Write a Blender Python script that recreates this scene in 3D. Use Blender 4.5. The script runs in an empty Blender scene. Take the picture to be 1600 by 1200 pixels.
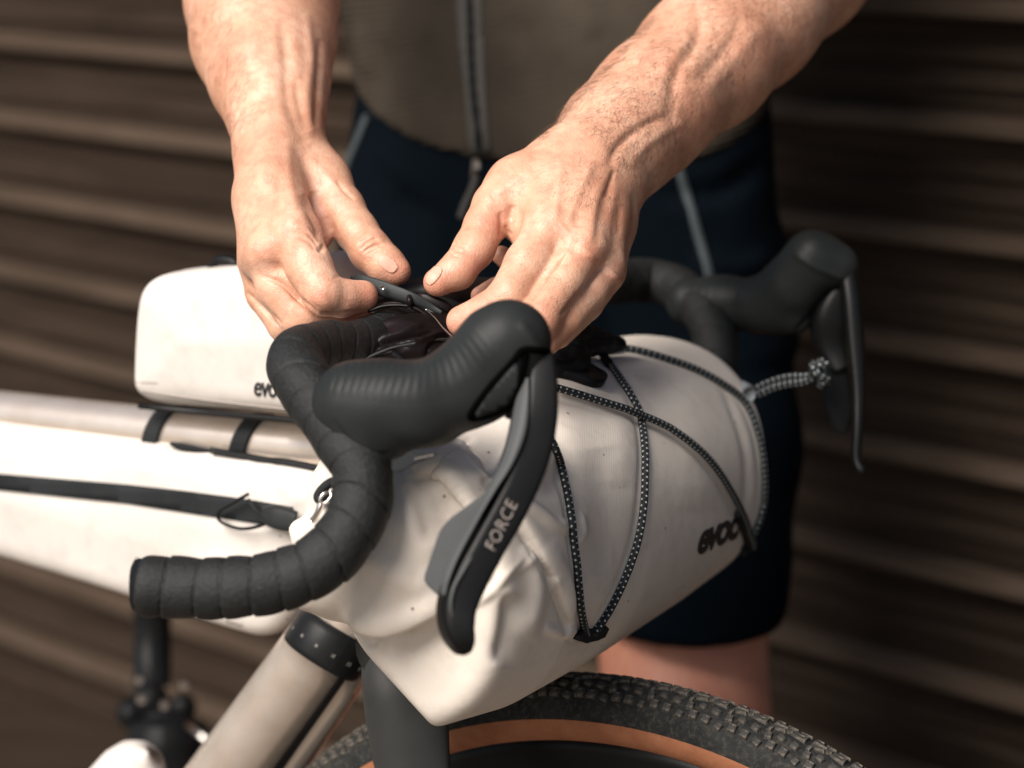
import bpy, bmesh, math, random
import numpy as np
from mathutils import Vector, noise
from mathutils.bvhtree import BVHTree

random.seed(7); np.random.seed(7)
R = math.radians
C = bpy.context.scene.collection
SC = bpy.context.scene

# ------------------------------------------------------------------ camera, sky, sun, exposure
FPX = 4000.0                                  # focal length in photo pixels (1600 wide)
PITCH = R(11.5)
CAM = np.array([0.0, 0.0, 1.22])
RT = np.array([1.0, 0.0, 0.0])
FW = np.array([0.0, math.cos(PITCH), -math.sin(PITCH)])
UP = np.array([0.0, math.sin(PITCH), math.cos(PITCH)])
cd = bpy.data.cameras.new('camera'); co = bpy.data.objects.new('camera', cd); C.objects.link(co)
co.location = CAM; co.rotation_euler = (math.pi/2 - PITCH, 0, 0)
cd.sensor_width = 36; cd.lens = 36*FPX/1600; cd.clip_end = 200; cd.clip_start = .05
cd.dof.use_dof = True; cd.dof.focus_distance = 1.54; cd.dof.aperture_fstop = 4.2
SC.camera = co

SUN_EL, SUN_AZ = R(43), R(-141)               # azimuth measured from +Y towards +X: from the left, a little in front
w = bpy.data.worlds.new("World"); SC.world = w; w.use_nodes = True
nt = w.node_tree; bg = nt.nodes['Background']
sky = nt.nodes.new('ShaderNodeTexSky'); sky.sky_type = 'NISHITA'; sky.sun_disc = False
sky.sun_elevation = SUN_EL; sky.sun_rotation = SUN_AZ; sky.air_density = 1.0; sky.dust_density = 2.0
nt.links.new(sky.outputs[0], bg.inputs[0]); bg.inputs[1].default_value = 0.065
sl = bpy.data.lights.new('sun', 'SUN'); so = bpy.data.objects.new('sun', sl); C.objects.link(so)
sl.energy = 4.8; sl.angle = R(38); sl.color = (1.0, .93, .87)
sd = Vector((math.sin(SUN_AZ)*math.cos(SUN_EL), math.cos(SUN_AZ)*math.cos(SUN_EL), math.sin(SUN_EL)))
so.rotation_euler = sd.to_track_quat('Z', 'Y').to_euler()
SC.view_settings.view_transform = 'Standard'; SC.view_settings.look = 'None'
SC.view_settings.exposure = 0.50; SC.view_settings.gamma = 1.0

# ------------------------------------------------------------------ helpers
def P(px, py, d):
    return CAM + d*(FW + RT*(px-800)/FPX + UP*(600-py)/FPX)
def proj(v):
    q = np.asarray(v) - CAM
    d = q @ FW
    return 800 + FPX*(q @ RT)/d, 600 - FPX*(q @ UP)/d, d
LV = np.array([.5, math.sqrt(.75), 0.0])      # across the bike, towards its far side
FV = np.array([math.sqrt(.75), -.5, 0.0])     # the way the bike points
ZV = np.array([0, 0, 1.0])

def mesh_obj(name, V, F, mat, parent=None, smooth=True, uv=None):
    me = bpy.data.meshes.new(name)
    if isinstance(V, np.ndarray) and isinstance(F, np.ndarray):
        n, m, k = len(V), len(F), F.shape[1]
        me.vertices.add(n); me.vertices.foreach_set('co', V.astype(np.float32).ravel())
        me.loops.add(m*k); me.loops.foreach_set('vertex_index', F.astype(np.int32).ravel())
        me.polygons.add(m); me.polygons.foreach_set('loop_start', np.arange(0, m*k, k, dtype=np.int32))
        me.update(calc_edges=True)
    else:
        me.from_pydata([tuple(v) for v in V], [], [tuple(f) for f in F])
    if smooth: me.polygons.foreach_set('use_smooth', [True]*len(me.polygons))
    if uv is not None:
        l = me.uv_layers.new(name='UVMap'); idx = np.zeros(len(me.loops), dtype=np.int32)
        me.loops.foreach_get('vertex_index', idx)
        l.data.foreach_set('uv', np.asarray(uv, dtype=np.float32)[idx].ravel())
    me.validate(); me.update()
    if mat: me.materials.append(mat)
    o = bpy.data.objects.new(name, me); C.objects.link(o)
    if parent: o.parent = parent
    return o
def thing(name, label, cat, group=None):
    o = bpy.data.objects.new(name, None); C.objects.link(o); o.empty_display_size = .05
    o['label'] = label; o['category'] = cat
    if group: o['group'] = group
    return o
def base(o, loc):                              # give an Empty its place and keep the children where they are
    o.location = loc
    for c in o.children: c.location = c.location - Vector(loc)

def catmull(pts, n=8):
    pts = [np.asarray(p, float) for p in pts]
    P0 = [2*pts[0]-pts[1]] + pts + [2*pts[-1]-pts[-2]]
    out = []
    for i in range(1, len(P0)-2):
        a, b, c, d = P0[i-1], P0[i], P0[i+1], P0[i+2]
        for k in range(n):
            t = k/n
            out.append(.5*((2*b)+(-a+c)*t+(2*a-5*b+4*c-d)*t*t+(-a+3*b-3*c+d)*t**3))
    out.append(P0[-2]); return np.array(out)
def resample(path, step):
    seg = np.linalg.norm(np.diff(path[:, :3], axis=0), axis=1); s = np.r_[0, np.cumsum(seg)]
    n = max(2, int(round(s[-1]/step))+1); t = np.linspace(0, s[-1], n)
    return np.stack([np.interp(t, s, path[:, k]) for k in range(path.shape[1])], 1), t

def frames(path):
    T = np.gradient(path, axis=0); T /= np.linalg.norm(T, axis=1)[:, None]
    a = np.array([0, 0, 1.0]) if abs(T[0][2]) < .9 else np.array([1.0, 0, 0])
    N = [np.cross(T[0], a)]; N[0] /= np.linalg.norm(N[0])
    for i in range(1, len(T)):
        n = N[-1] - T[i]*(N[-1] @ T[i]); N.append(n/np.linalg.norm(n))
    N = np.array(N); return T, N, np.cross(T, N)
def tube(name, path, rad, mat, parent=None, seg=16, rfun=None, caps=True):
    """path Nx3; rad scalar or N; rfun(s, phi)->extra radius; uv = (metres along, turn)"""
    path = np.asarray(path); n = len(path); rad = np.broadcast_to(rad, (n,)).astype(float)
    T, N, B = frames(path)
    s = np.r_[0, np.cumsum(np.linalg.norm(np.diff(path, axis=0), axis=1))]
    ph = np.linspace(0, 2*np.pi, seg+1)
    S, PH = np.meshgrid(s, ph, indexing='ij')
    rr = rad[:, None] + (rfun(S, PH) if rfun else 0)
    V = path[:, None, :] + rr[..., None]*(np.cos(PH)[..., None]*N[:, None, :] + np.sin(PH)[..., None]*B[:, None, :])
    V = V.reshape(-1, 3); uv = np.stack([S.ravel(), PH.ravel()/(2*np.pi)], 1)
    i, j = np.meshgrid(np.arange(n-1), np.arange(seg), indexing='ij'); a = (i*(seg+1)+j).ravel()
    F = np.stack([a, a+seg+1, a+seg+2, a+1], 1)[:, ::-1]
    F = F.copy()
    if caps:
        V = np.vstack([V, path[0], path[-1]]); uv = np.vstack([uv, [0, 0], [s[-1], 0]])
        k0, k1 = len(V)-2, len(V)-1
        Fl = F.tolist()
        for j in range(seg):
            Fl.append([k0, j, j+1]); Fl.append([k1, (n-1)*(seg+1)+j+1, (n-1)*(seg+1)+j])
        return mesh_obj(name, V.tolist(), Fl, mat, parent, True, uv)
    return mesh_obj(name, V, F, mat, parent, True, uv)

# --- distance fields and surface nets
class SDF:
    def __init__(s, lo, hi, h):
        s.h = h; s.lo = np.asarray(lo, float)
        s.n = np.ceil((np.asarray(hi)-s.lo)/h).astype(int)+1
        s.D = np.full(s.n, .05, np.float32)
    def block(s, lo, hi):
        i0 = np.clip(np.floor((lo-s.lo)/s.h).astype(int), 0, s.n-1); i1 = np.clip(np.ceil((hi-s.lo)/s.h).astype(int)+1, 1, s.n)
        ax = [(s.lo[k]+s.h*np.arange(i0[k], i1[k])).astype(np.float32) for k in range(3)]
        sl = tuple(slice(i0[k], i1[k]) for k in range(3))
        return sl, ax[0][:, None, None], ax[1][None, :, None], ax[2][None, None, :]
    def put(s, sl, d, k):
        A = s.D[sl]; d = d.astype(np.float32)
        if k <= 0: s.D[sl] = np.minimum(A, d); return
        hh = np.maximum(k-np.abs(A-d), 0)/k
        s.D[sl] = np.minimum(A, d) - hh*hh*k*.25
    def cut(s, sl, d, k):                       # smooth subtraction of the body with distance d
        A = s.D[sl]; d = -d.astype(np.float32)
        hh = np.maximum(k-np.abs(A-d), 0)/k
        s.D[sl] = np.maximum(A, d) + hh*hh*k*.25
    def cone(s, a, b, ra, rb, k=.006, sub=False, squash=None):
        a = np.asarray(a, float); b = np.asarray(b, float); m = max(ra, rb)+k+.004
        sl, X, Y, Z = s.block(np.minimum(a, b)-m, np.maximum(a, b)+m)
        ab = b-a; L2 = float(ab @ ab)+1e-12
        qx, qy, qz = X-a[0], Y-a[1], Z-a[2]
        t = np.clip((qx*ab[0]+qy*ab[1]+qz*ab[2])/L2, 0, 1)
        dx, dy, dz = qx-t*ab[0], qy-t*ab[1], qz-t*ab[2]
        q2 = dx*dx+dy*dy+dz*dz
        if squash is not None:                 # thinner along a unit direction: (dir, factor)
            u, f = squash; c = dx*u[0]+dy*u[1]+dz*u[2]; q2 = q2 + c*c*(1/(f*f)-1)
        d = np.sqrt(np.maximum(q2, 0)) - (ra+(rb-ra)*t)
        (s.cut if sub else s.put)(sl, d, k)
    def chain(s, pts, k=.006, **kw):
        for a, b in zip(pts[:-1], pts[1:]): s.cone(P(*a[:3]), P(*b[:3]), a[3], b[3], k, **kw)
    def mesh(s):
        D = s.D; n = D.shape
        sg = D < 0
        cell = np.zeros((n[0]-1, n[1]-1, n[2]-1), np.uint8)
        for i in (0, 1):
            for j in (0, 1):
                for k in (0, 1): cell += sg[i:n[0]-1+i, j:n[1]-1+j, k:n[2]-1+k]
        act = np.argwhere((cell > 0) & (cell < 8))
        idx = np.full(cell.shape, -1, np.int32); idx[act[:, 0], act[:, 1], act[:, 2]] = np.arange(len(act))
        acc = np.zeros((len(act), 3)); cnt = np.zeros(len(act))
        cs = [(i, j, k) for i in (0, 1) for j in (0, 1) for k in (0, 1)]
        val = {c: D[act[:, 0]+c[0], act[:, 1]+c[1], act[:, 2]+c[2]] for c in cs}
        for c in cs:
            for ax in range(3):
                if c[ax]: continue
                e = list(c); e[ax] = 1; e = tuple(e); v0, v1 = val[c], val[e]
                mk = (v0 < 0) != (v1 < 0)
                t = np.where(mk, v0/np.where(mk, v0-v1, 1), 0)
                for q in range(3): acc[:, q] += mk*(c[q] + (t if q == ax else 0))
                cnt += mk
        V = s.lo + s.h*(act + acc/cnt[:, None])
        Fs = []
        for ax in range(3):
            b, c = [q for q in range(3) if q != ax]
            slA = [slice(None)]*3; slB = [slice(None)]*3
            slA[ax] = slice(0, n[ax]-1); slB[ax] = slice(1, n[ax])
            A, Bq = sg[tuple(slA)], sg[tuple(slB)]
            e = np.argwhere(A != Bq)
            e = e[(e[:, b] > 0) & (e[:, c] > 0) & (e[:, b] < n[b]-1) & (e[:, c] < n[c]-1)]
            def g(db, dc):
                q = e.copy(); q[:, b] -= db; q[:, c] -= dc
                return idx[q[:, 0], q[:, 1], q[:, 2]]
            quad = np.stack([g(1, 1), g(0, 1), g(0, 0), g(1, 0)], 1)
            flip = A[e[:, 0], e[:, 1], e[:, 2]]
            if ax == 1: flip = ~flip
            quad[~flip] = quad[~flip][:, ::-1]
            Fs.append(quad)
        F = np.vstack(Fs); F = F[(F >= 0).all(1)]
        return V, F
def vnormals(V, F):
    n = np.cross(V[F[:, 2]]-V[F[:, 0]], V[F[:, 3]]-V[F[:, 1]])
    N = np.zeros_like(V)
    for k in range(4): np.add.at(N, F[:, k], n)
    return N/np.maximum(np.linalg.norm(N, axis=1), 1e-12)[:, None]
def relax(V, F, it=1, lam=.5):
    for _ in range(it):
        A = np.zeros_like(V); c = np.zeros(len(V))
        for k in range(4):
            np.add.at(A, F[:, k], V[F[:, (k+1) % 4]]); np.add.at(c, F[:, k], 1)
        V = V + lam*(A/np.maximum(c, 1)[:, None] - V)
    return V
def polydist(x, y, pts):
    """distance, side and parameter of points to a pixel polyline"""
    best = np.full(x.shape, 1e9); side = np.zeros(x.shape); par = np.zeros(x.shape); L = 0
    tot = sum(math.hypot(b[0]-a[0], b[1]-a[1]) for a, b in zip(pts[:-1], pts[1:]))
    for a, b in zip(pts[:-1], pts[1:]):
        ux, uy = b[0]-a[0], b[1]-a[1]; l = math.hypot(ux, uy)
        t = np.clip(((x-a[0])*ux+(y-a[1])*uy)/(l*l), 0, 1)
        dx, dy = x-a[0]-t*ux, y-a[1]-t*uy; d = np.hypot(dx, dy); m = d < best
        best = np.where(m, d, best); side = np.where(m, np.sign(ux*dy-uy*dx), side); par = np.where(m, (L+t*l)/tot, par)
        L += l
    return best, side, par
def sculpt(V, F, strokes, zone=None):
    """press or raise creases, tendons, folds drawn as polylines; each moves the facing surface along its normal.
    stroke: (pts, width, amp[, kind]) kind 'g' soft ridge, 's' a fold: high on the right side of the line, dropping across it"""
    x, y, d = proj(V); N = vnormals(V, F)
    view = V-CAM; view /= np.linalg.norm(view, axis=1)[:, None]
    face = np.clip(-(N*view).sum(1)*2.5, 0, 1)
    if zone is not None: face = face*((d < zone))
    tot = np.zeros(len(V))
    for st in strokes:
        pts, wd, amp = st[:3]; kind = st[3] if len(st) > 3 else 'g'
        pts = catmull([np.array(p, float) for p in pts], 5) if len(pts) > 2 else np.array(pts, float)
        lo, hi = pts.min(0)-3.2*wd-8, pts.max(0)+3.2*wd+8
        m = np.nonzero((x > lo[0]) & (x < hi[0]) & (y > lo[1]) & (y < hi[1]))[0]
        if not len(m): continue
        ds, sdn, t = polydist(x[m], y[m], pts)
        fade = np.clip(np.minimum(t, 1-t)*5, .0, 1)**.6 if kind != 'b' else 1
        if kind in 'gb': f = np.exp(-(ds/wd)**2*1.2)*fade
        elif kind == 'f':                      # an overlapping fold: steps up on one side of the line and dies away behind it
            sg = -ds*sdn; q = np.clip((sg+2.0)/4.5, 0, 1); f = q*q*(3-2*q)*np.exp(-np.maximum(sg, 0)/wd)*np.clip(np.minimum(t, 1-t)*7, 0, 1) - .25*np.exp(-((sg+5)/4)**2)*(sg < -1)
        elif kind == 's': f = np.where(sdn >= 0, np.exp(-(ds/wd)*1.4), -.35*np.exp(-(ds/(wd*.35))**2))*fade
        tot[m] += amp*f
    return V + N*(tot*face)[:, None]
def bvh(o):
    me = o.data; return BVHTree.FromPolygons([v.co.copy() for v in me.vertices], [p.vertices[:] for p in me.polygons])
def ray(T, px, py):
    v = Vector(P(px, py, 1.0)-CAM).normalized()
    h = T.ray_cast(Vector(CAM), v)
    return (np.array(h[0]), np.array(h[1])) if h[0] is not None else None
def flip_out(n, p):
    n = np.array(n); return n if n @ (np.array(p)-CAM) < 0 else -n

def drape(T, pts, lift, n=6, fallback=None):
    """a pixel polyline laid on a surface, lifted off it"""
    path = catmull([np.array(p, float) for p in pts], n); out = []; last = None
    for p in path:
        h = ray(T, p[0], p[1])
        if h is None:
            for dx in (-3, -6, -10, -15, -22):
                h = ray(T, p[0]+dx, p[1])
                if h: break
        if h is None: continue
        out.append(h[0] + flip_out(h[1], h[0])*lift)
    out = np.array(out)
    for _ in range(3): out[1:-1] = (out[:-2]+2*out[1:-1]+out[2:])/4
    return out
def decal(name, tris2d, T, lift, mat, parent, thick=.0006, step=7, dome=None):
    """a flat px polygon (list of loops or an existing bmesh in px space) laid on the surface T"""
    if isinstance(tris2d, bmesh.types.BMesh): bm = tris2d
    else:
        bm = bmesh.new(); vs = [bm.verts.new((p[0], p[1], 0)) for p in tris2d]; bm.faces.new(vs)
    xs = [v.co.x for v in bm.verts]; ys = [v.co.y for v in bm.verts]
    for ax, lo, hi in ((0, min(xs), max(xs)), (1, min(ys), max(ys))):
        q = lo+step
        while q < hi:
            no = [0, 0, 0]; no[ax] = 1; pt = [0, 0, 0]; pt[ax] = q
            bmesh.ops.bisect_plane(bm, geom=bm.verts[:]+bm.edges[:]+bm.faces[:], plane_co=pt, plane_no=no); q += step
    cx, cy = sum(xs)/len(xs), sum(ys)/len(ys)
    bad = []
    for v in bm.verts:
        h = ray(T, v.co.x, v.co.y)
        if h is None: bad.append(v); continue
        e = lift + (dome(v.co.x, v.co.y) if dome else 0)
        v.co = Vector(h[0] + flip_out(h[1], h[0])*e)
    bmesh.ops.delete(bm, geom=bad, context='VERTS')
    me = bpy.data.meshes.new(name); bm.to_mesh(me); bm.free(); me.materials.append(mat)
    for p in me.polygons: p.use_smooth = True
    o = bpy.data.objects.new(name, me); C.objects.link(o)
    if parent: o.parent = parent
    if thick:
        md = o.modifiers.new('thickness', 'SOLIDIFY'); md.thickness = thick; md.offset = 0
    return o
def text_bm(s, origin, ex, ey, shear=.25, bold=.02, spacing=1.0):
    """text as a px-space bmesh; origin = lower left, ex/ey = px vectors of one em"""
    cu = bpy.data.curves.new('t', 'FONT'); cu.body = s; cu.size = 1; cu.shear = 0; cu.offset = bold
    cu.space_character = spacing; cu.resolution_u = 3
    o = bpy.data.objects.new('t', cu); C.objects.link(o); dg = bpy.context.evaluated_depsgraph_get()
    me = bpy.data.meshes.new_from_object(o.evaluated_get(dg)); C.objects.unlink(o); bpy.data.objects.remove(o)
    bm = bmesh.new(); bm.from_mesh(me); bpy.data.meshes.remove(me)
    for v in bm.verts:
        a, b = v.co.x + shear*v.co.y, v.co.y
        v.co = Vector((origin[0]+a*ex[0]+b*ey[0], origin[1]+a*ex[1]+b*ey[1], 0))
    return bm
def loft(name, st, mat, parent=None, nexp=2.6, seg=28, sub=6, tilt=0.0):
    """stations (px, py, d, half width px, half thickness m): a solid whose width lies across its run as seen, thickness in depth"""
    S = catmull([np.array(s, float) for s in st], sub); n = len(S)
    tx, ty = np.gradient(S[:, 0]), np.gradient(S[:, 1]); l = np.hypot(tx, ty)+1e-9; tx /= l; ty /= l
    ph = np.linspace(0, 2*np.pi, seg, endpoint=False)
    c, s_ = np.cos(ph), np.sin(ph)
    ce = np.sign(c)*np.abs(c)**(2/nexp); se = np.sign(s_)*np.abs(s_)**(2/nexp)
    V = []
    for i in range(n):
        px, py, d, hw, th = S[i]; ctr = P(px, py, d)
        wdir = RT*(-ty[i]) + UP*(-tx[i]); ddir = FW*math.cos(tilt) + wdir*math.sin(tilt)
        wm = hw*d/FPX
        for k in range(seg): V.append(ctr + wdir*wm*ce[k] + ddir*th*se[k])
    F = []
    for i in range(n-1):
        for k in range(seg):
            a = i*seg+k; b = i*seg+(k+1) % seg; F.append((a, b, b+seg, a+seg))
    F.append(tuple(range(seg))); F.append(tuple(range((n-1)*seg, n*seg))[::-1])
    o = mesh_obj(name, V, F, mat, parent)
    bm = bmesh.new(); bm.from_mesh(o.data); bmesh.ops.recalc_face_normals(bm, faces=bm.faces); bm.to_mesh(o.data); bm.free()
    return o
def box_bm(bm, c, ax, ay, az, hx, hy, hz, bev=0):
    m = bmesh.ops.create_cube(bm, size=2)['verts']
    for v in m:
        v.co = Vector(np.asarray(c) + np.asarray(ax)*hx*v.co.x + np.asarray(ay)*hy*v.co.y + np.asarray(az)*hz*v.co.z)
    if bev:
        es = list({e for v in m for e in v.link_edges})
        bmesh.ops.bevel(bm, geom=es, offset=bev, segments=2, affect='EDGES')
def bm_obj(name, bm, mat, parent=None, smooth=False):
    bmesh.ops.recalc_face_normals(bm, faces=bm.faces)
    me = bpy.data.meshes.new(name); bm.to_mesh(me); bm.free(); me.materials.append(mat)
    for p in me.polygons: p.use_smooth = smooth
    o = bpy.data.objects.new(name, me); C.objects.link(o)
    if parent: o.parent = parent
    return o

# ------------------------------------------------------------------ materials
def mat(name, col, rough=.5, metal=0, spec=.5):
    m = bpy.data.materials.new(name); m.use_nodes = True
    b = m.node_tree.nodes['Principled BSDF']
    b.inputs['Base Color'].default_value = (*col, 1); b.inputs['Roughness'].default_value = rough
    b.inputs['Metallic'].default_value = metal; b.inputs['Specular IOR Level'].default_value = spec
    return m, m.node_tree, b
def nz(t, scale, detail=4, rough=.55, vec=None, dist=0):
    n = t.nodes.new('ShaderNodeTexNoise'); n.inputs['Scale'].default_value = scale
    n.inputs['Detail'].default_value = detail; n.inputs['Roughness'].default_value = rough; n.inputs['Distortion'].default_value = dist
    if vec is None:
        tc = t.nodes.new('ShaderNodeTexCoord'); vec = tc.outputs['Object']
    t.links.new(vec, n.inputs['Vector']); return n.outputs['Fac']
def ramp(t, fac, stops):
    r = t.nodes.new('ShaderNodeValToRGB'); t.links.new(fac, r.inputs[0])
    el = r.color_ramp.elements
    while len(el) < len(stops): el.new(.5)
    for e, (p, c) in zip(el, stops): e.position = p; e.color = (*c, 1) if len(c) == 3 else c
    return r.outputs[0]
def bump(t, b, hs, dist=.001):
    """hs: list of (height socket, strength, distance)"""
    prev = None
    for h, s, dd in hs:
        n = t.nodes.new('ShaderNodeBump'); n.inputs['Strength'].default_value = s; n.inputs['Distance'].default_value = dd
        t.links.new(h, n.inputs['Height'])
        if prev: t.links.new(prev, n.inputs['Normal'])
        prev = n.outputs[0]
    t.links.new(prev, b.inputs['Normal'])
def mth(t, op, a, b=None):
    n = t.nodes.new('ShaderNodeMath'); n.operation = op
    for k, v in enumerate((a, b)):
        if v is None: continue
        if isinstance(v, (int, float)): n.inputs[k].default_value = v
        else: t.links.new(v, n.inputs[k])
    return n.outputs[0]
def mix(t, fac, a, b, mode='MIX'):
    n = t.nodes.new('ShaderNodeMix'); n.data_type = 'RGBA'; n.blend_type = mode
    if isinstance(fac, (int, float)): n.inputs[0].default_value = fac
    else: t.links.new(fac, n.inputs[0])
    for k, v in ((6, a), (7, b)):
        if isinstance(v, tuple): n.inputs[k].default_value = (*v, 1) if len(v) == 3 else v
        else: t.links.new(v, n.inputs[k])
    return n.outputs[2]

def skin_mat():
    m, t, b = mat('skin', (.6, .33, .22), .47, 0, .45)
    big = nz(t, 28, 3); mid = nz(t, 140, 4, .6); fine = nz(t, 900, 3)
    c = ramp(t, big, [(.3, (.47, .235, .145)), (.5, (.58, .325, .21)), (.72, (.67, .42, .295))])
    c = mix(t, ramp(t, mid, [(.42, (0, 0, 0)), (.68, (.6, .6, .6))]), c, (.47, .20, .13))
    at = t.nodes.new('ShaderNodeAttribute'); at.attribute_name = 'ruddy_shade'
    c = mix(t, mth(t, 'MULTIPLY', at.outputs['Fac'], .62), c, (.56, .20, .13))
    t.links.new(c, b.inputs['Base Color'])
    b.inputs['Subsurface Weight'].default_value = .10; b.inputs['Subsurface Radius'].default_value = (.010, .004, .002)
    b.inputs['Subsurface Scale'].default_value = .5
    v = t.nodes.new('ShaderNodeTexVoronoi'); v.inputs['Scale'].default_value = 750; v.feature = 'DISTANCE_TO_EDGE'
    tc = t.nodes.new('ShaderNodeTexCoord'); t.links.new(tc.outputs['Object'], v.inputs['Vector'])
    v2 = t.nodes.new('ShaderNodeTexVoronoi'); v2.inputs['Scale'].default_value = 330; v2.feature = 'DISTANCE_TO_EDGE'; t.links.new(tc.outputs['Object'], v2.inputs['Vector'])
    bump(t, b, [(v.outputs[0], .5, .0006), (v2.outputs[0], .3, .0007), (mid, .30, .0012), (fine, .3, .0004)])
    t.links.new(ramp(t, mid, [(.3, (.36,)*3), (.7, (.52,)*3)]), b.inputs['Roughness'])
    return m
M = {}
M['skin'] = skin_mat()
m, t, b = mat('nail', (.60, .345, .25), .42, 0, .3); M['nail'] = m
m, t, b = mat('hair', (.15, .075, .038), .5); M['hair'] = m
def rubber(name, lo, hi, rough=.62, scale=500, bs=.5, spec=.14):
    m, t, b = mat(name, lo, rough, 0, spec)
    a = nz(t, 22, 4); f = nz(t, scale, 4, .7)
    c = ramp(t, a, [(.3, lo), (.7, hi)])
    sp = t.nodes.new('ShaderNodeTexVoronoi'); sp.inputs['Scale'].default_value = 110
    tc = t.nodes.new('ShaderNodeTexCoord'); t.links.new(tc.outputs['Object'], sp.inputs['Vector'])
    c = mix(t, ramp(t, sp.outputs[0], [(.035, (.5, .5, .5)), (.06, (0, 0, 0))]), c, (.12, .11, .09)) if name == 'bar_tape' else c
    if name == 'bar_tape': c = mix(t, ramp(t, f, [(.45, (0, 0, 0)), (.75, (.5, .5, .5))]), c, (.028, .029, .027))
    t.links.new(c, b.inputs['Base Color']); bump(t, b, [(f, bs, .0009 if name == 'bar_tape' else .0005), (a, .2, .001)])
    return m
M['tape'] = rubber('bar_tape', (.0045, .005, .005), (.011, .012, .0115), .58, 420, 1.0, .32)
M['hood'] = rubber('hood_rubber', (.012, .0135, .0135), (.019, .021, .0205), .45, 700, .25)
M['hood_panel'] = rubber('hood_panel', (.024, .027, .027), (.032, .036, .036), .42, 600, .2)
M['black'] = rubber('black_plastic', (.006, .0065, .007), (.011, .0115, .012), .42, 400, .15)
M['gloss'] = rubber('gloss_black', (.006, .0045, .0045), (.011, .007, .007), .36, 200, .05)
M['lever'] = rubber('lever_black', (.0032, .0034, .0034), (.005, .005, .005), .36, 300, .06)
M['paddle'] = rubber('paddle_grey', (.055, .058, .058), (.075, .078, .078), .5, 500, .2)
M['fork'] = rubber('fork_satin', (.025, .025, .024), (.036, .036, .034), .45, 120, .05)
M['groove'] = mat('groove_black', (.002, .002, .002), .9, 0, 0)[0]
M['grey'] = mat('toggle_grey', (.22, .24, .25), .5)[0]
M['silver'] = mat('silver_steel', (.62, .58, .54), .3, 1)[0]
M['print'] = mat('print_black', (.012, .014, .016), .5)[0]
M['print_soft'] = mat('print_grey', (.32, .28, .25), .6)[0]
M['mark_grey'] = mat('mark_grey', (.11, .10, .09), .6)[0]
M['print_light'] = mat('print_light', (.19, .16, .14), .5)[0]
m, t, b = mat('brushed_titanium', (.62, .53, .45), .27, .7)
tc = t.nodes.new('ShaderNodeTexCoord'); mp = t.nodes.new('ShaderNodeMapping'); mp.inputs['Scale'].default_value = (6, 6, 6)
t.links.new(tc.outputs['Object'], mp.inputs[0]); f = nz(t, 6, 5, .6, mp.outputs[0])
t.links.new(ramp(t, f, [(.3, (.58, .49, .41)), (.7, (.68, .60, .52))]), b.inputs['Base Color']); M['ti'] = m
def fabric(name, lo, hi, rough=.62, dirt=True, weave=True):
    m, t, b = mat(name, lo, rough, 0, .4)
    tc = t.nodes.new('ShaderNodeTexCoord'); ob = tc.outputs['Object']
    a = nz(t, 9, 4, .6, ob); f = nz(t, 60, 5, .65, ob)
    c = ramp(t, a, [(.3, lo), (.7, hi)])
    if dirt:
        c = mix(t, ramp(t, f, [(.50, (0, 0, 0)), (.80, (.45,)*3)]), c, tuple(q*.72 for q in lo))
        v = t.nodes.new('ShaderNodeTexVoronoi'); v.inputs['Scale'].default_value = 42; t.links.new(ob, v.inputs['Vector'])
        c = mix(t, ramp(t, v.outputs[0], [(.030, (.8,)*3), (.055, (0, 0, 0))]), c, (.16, .11, .08))
    t.links.new(c, b.inputs['Base Color'])
    hs = [(nz(t, 40, 3, .5, ob), .35, .002)]
    if weave:
        g = None
        for d_ in ((.5, .3, .81), (-.5, .3, .81)):
            dp = t.nodes.new('ShaderNodeVectorMath'); dp.operation = 'DOT_PRODUCT'; dp.inputs[1].default_value = d_
            t.links.new(ob, dp.inputs[0]); s = mth(t, 'SINE', mth(t, 'MULTIPLY', dp.outputs['Value'], 2*math.pi/.0015))
            g = s if g is None else mth(t, 'MULTIPLY', g, s)
        hs.append((g, .22, .0002))
    bump(t, b, hs)
    return m
M['bag'] = fabric('bag_cream', (.64, .57, .49), (.72, .65, .565))
M['bag2'] = fabric('bag_white', (.54, .50, .455), (.62, .58, .53), weave=False)
M['web'] = rubber('webbing_black', (.010, .011, .012), (.018, .02, .021), .7, 700, .7)
def cord_mat():
    m, t, b = mat('cord_fleck', (.008, .009, .010), .75)
    uv = t.nodes.new('ShaderNodeUVMap'); sx = t.nodes.new('ShaderNodeSeparateXYZ'); t.links.new(uv.outputs[0], sx.inputs[0])
    u, v = sx.outputs[0], sx.outputs[1]
    vv = mth(t, 'MULTIPLY', v, 5.0); uu = mth(t, 'DIVIDE', u, .0040)
    row = mth(t, 'FLOOR', vv); off = mth(t, 'MULTIPLY', row, .5)
    fu = mth(t, 'ABSOLUTE', mth(t, 'SUBTRACT', mth(t, 'FRACT', mth(t, 'ADD', uu, off)), .5))
    fv = mth(t, 'ABSOLUTE', mth(t, 'SUBTRACT', mth(t, 'FRACT', vv), .5))
    dd = mth(t, 'ADD', mth(t, 'MULTIPLY', fu, 1.0), mth(t, 'MULTIPLY', fv, .62))
    c = ramp(t, dd, [(.15, (.50, .56, .54)), (.20, (.007, .008, .010))])
    t.links.new(c, b.inputs['Base Color'])
    wv = mth(t, 'SINE', mth(t, 'ADD', mth(t, 'MULTIPLY', uu, 4*math.pi), mth(t, 'MULTIPLY', v, 8*math.pi)))
    bump(t, b, [(wv, .5, .0004)])
    return m
M['cord'] = cord_mat()
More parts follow.
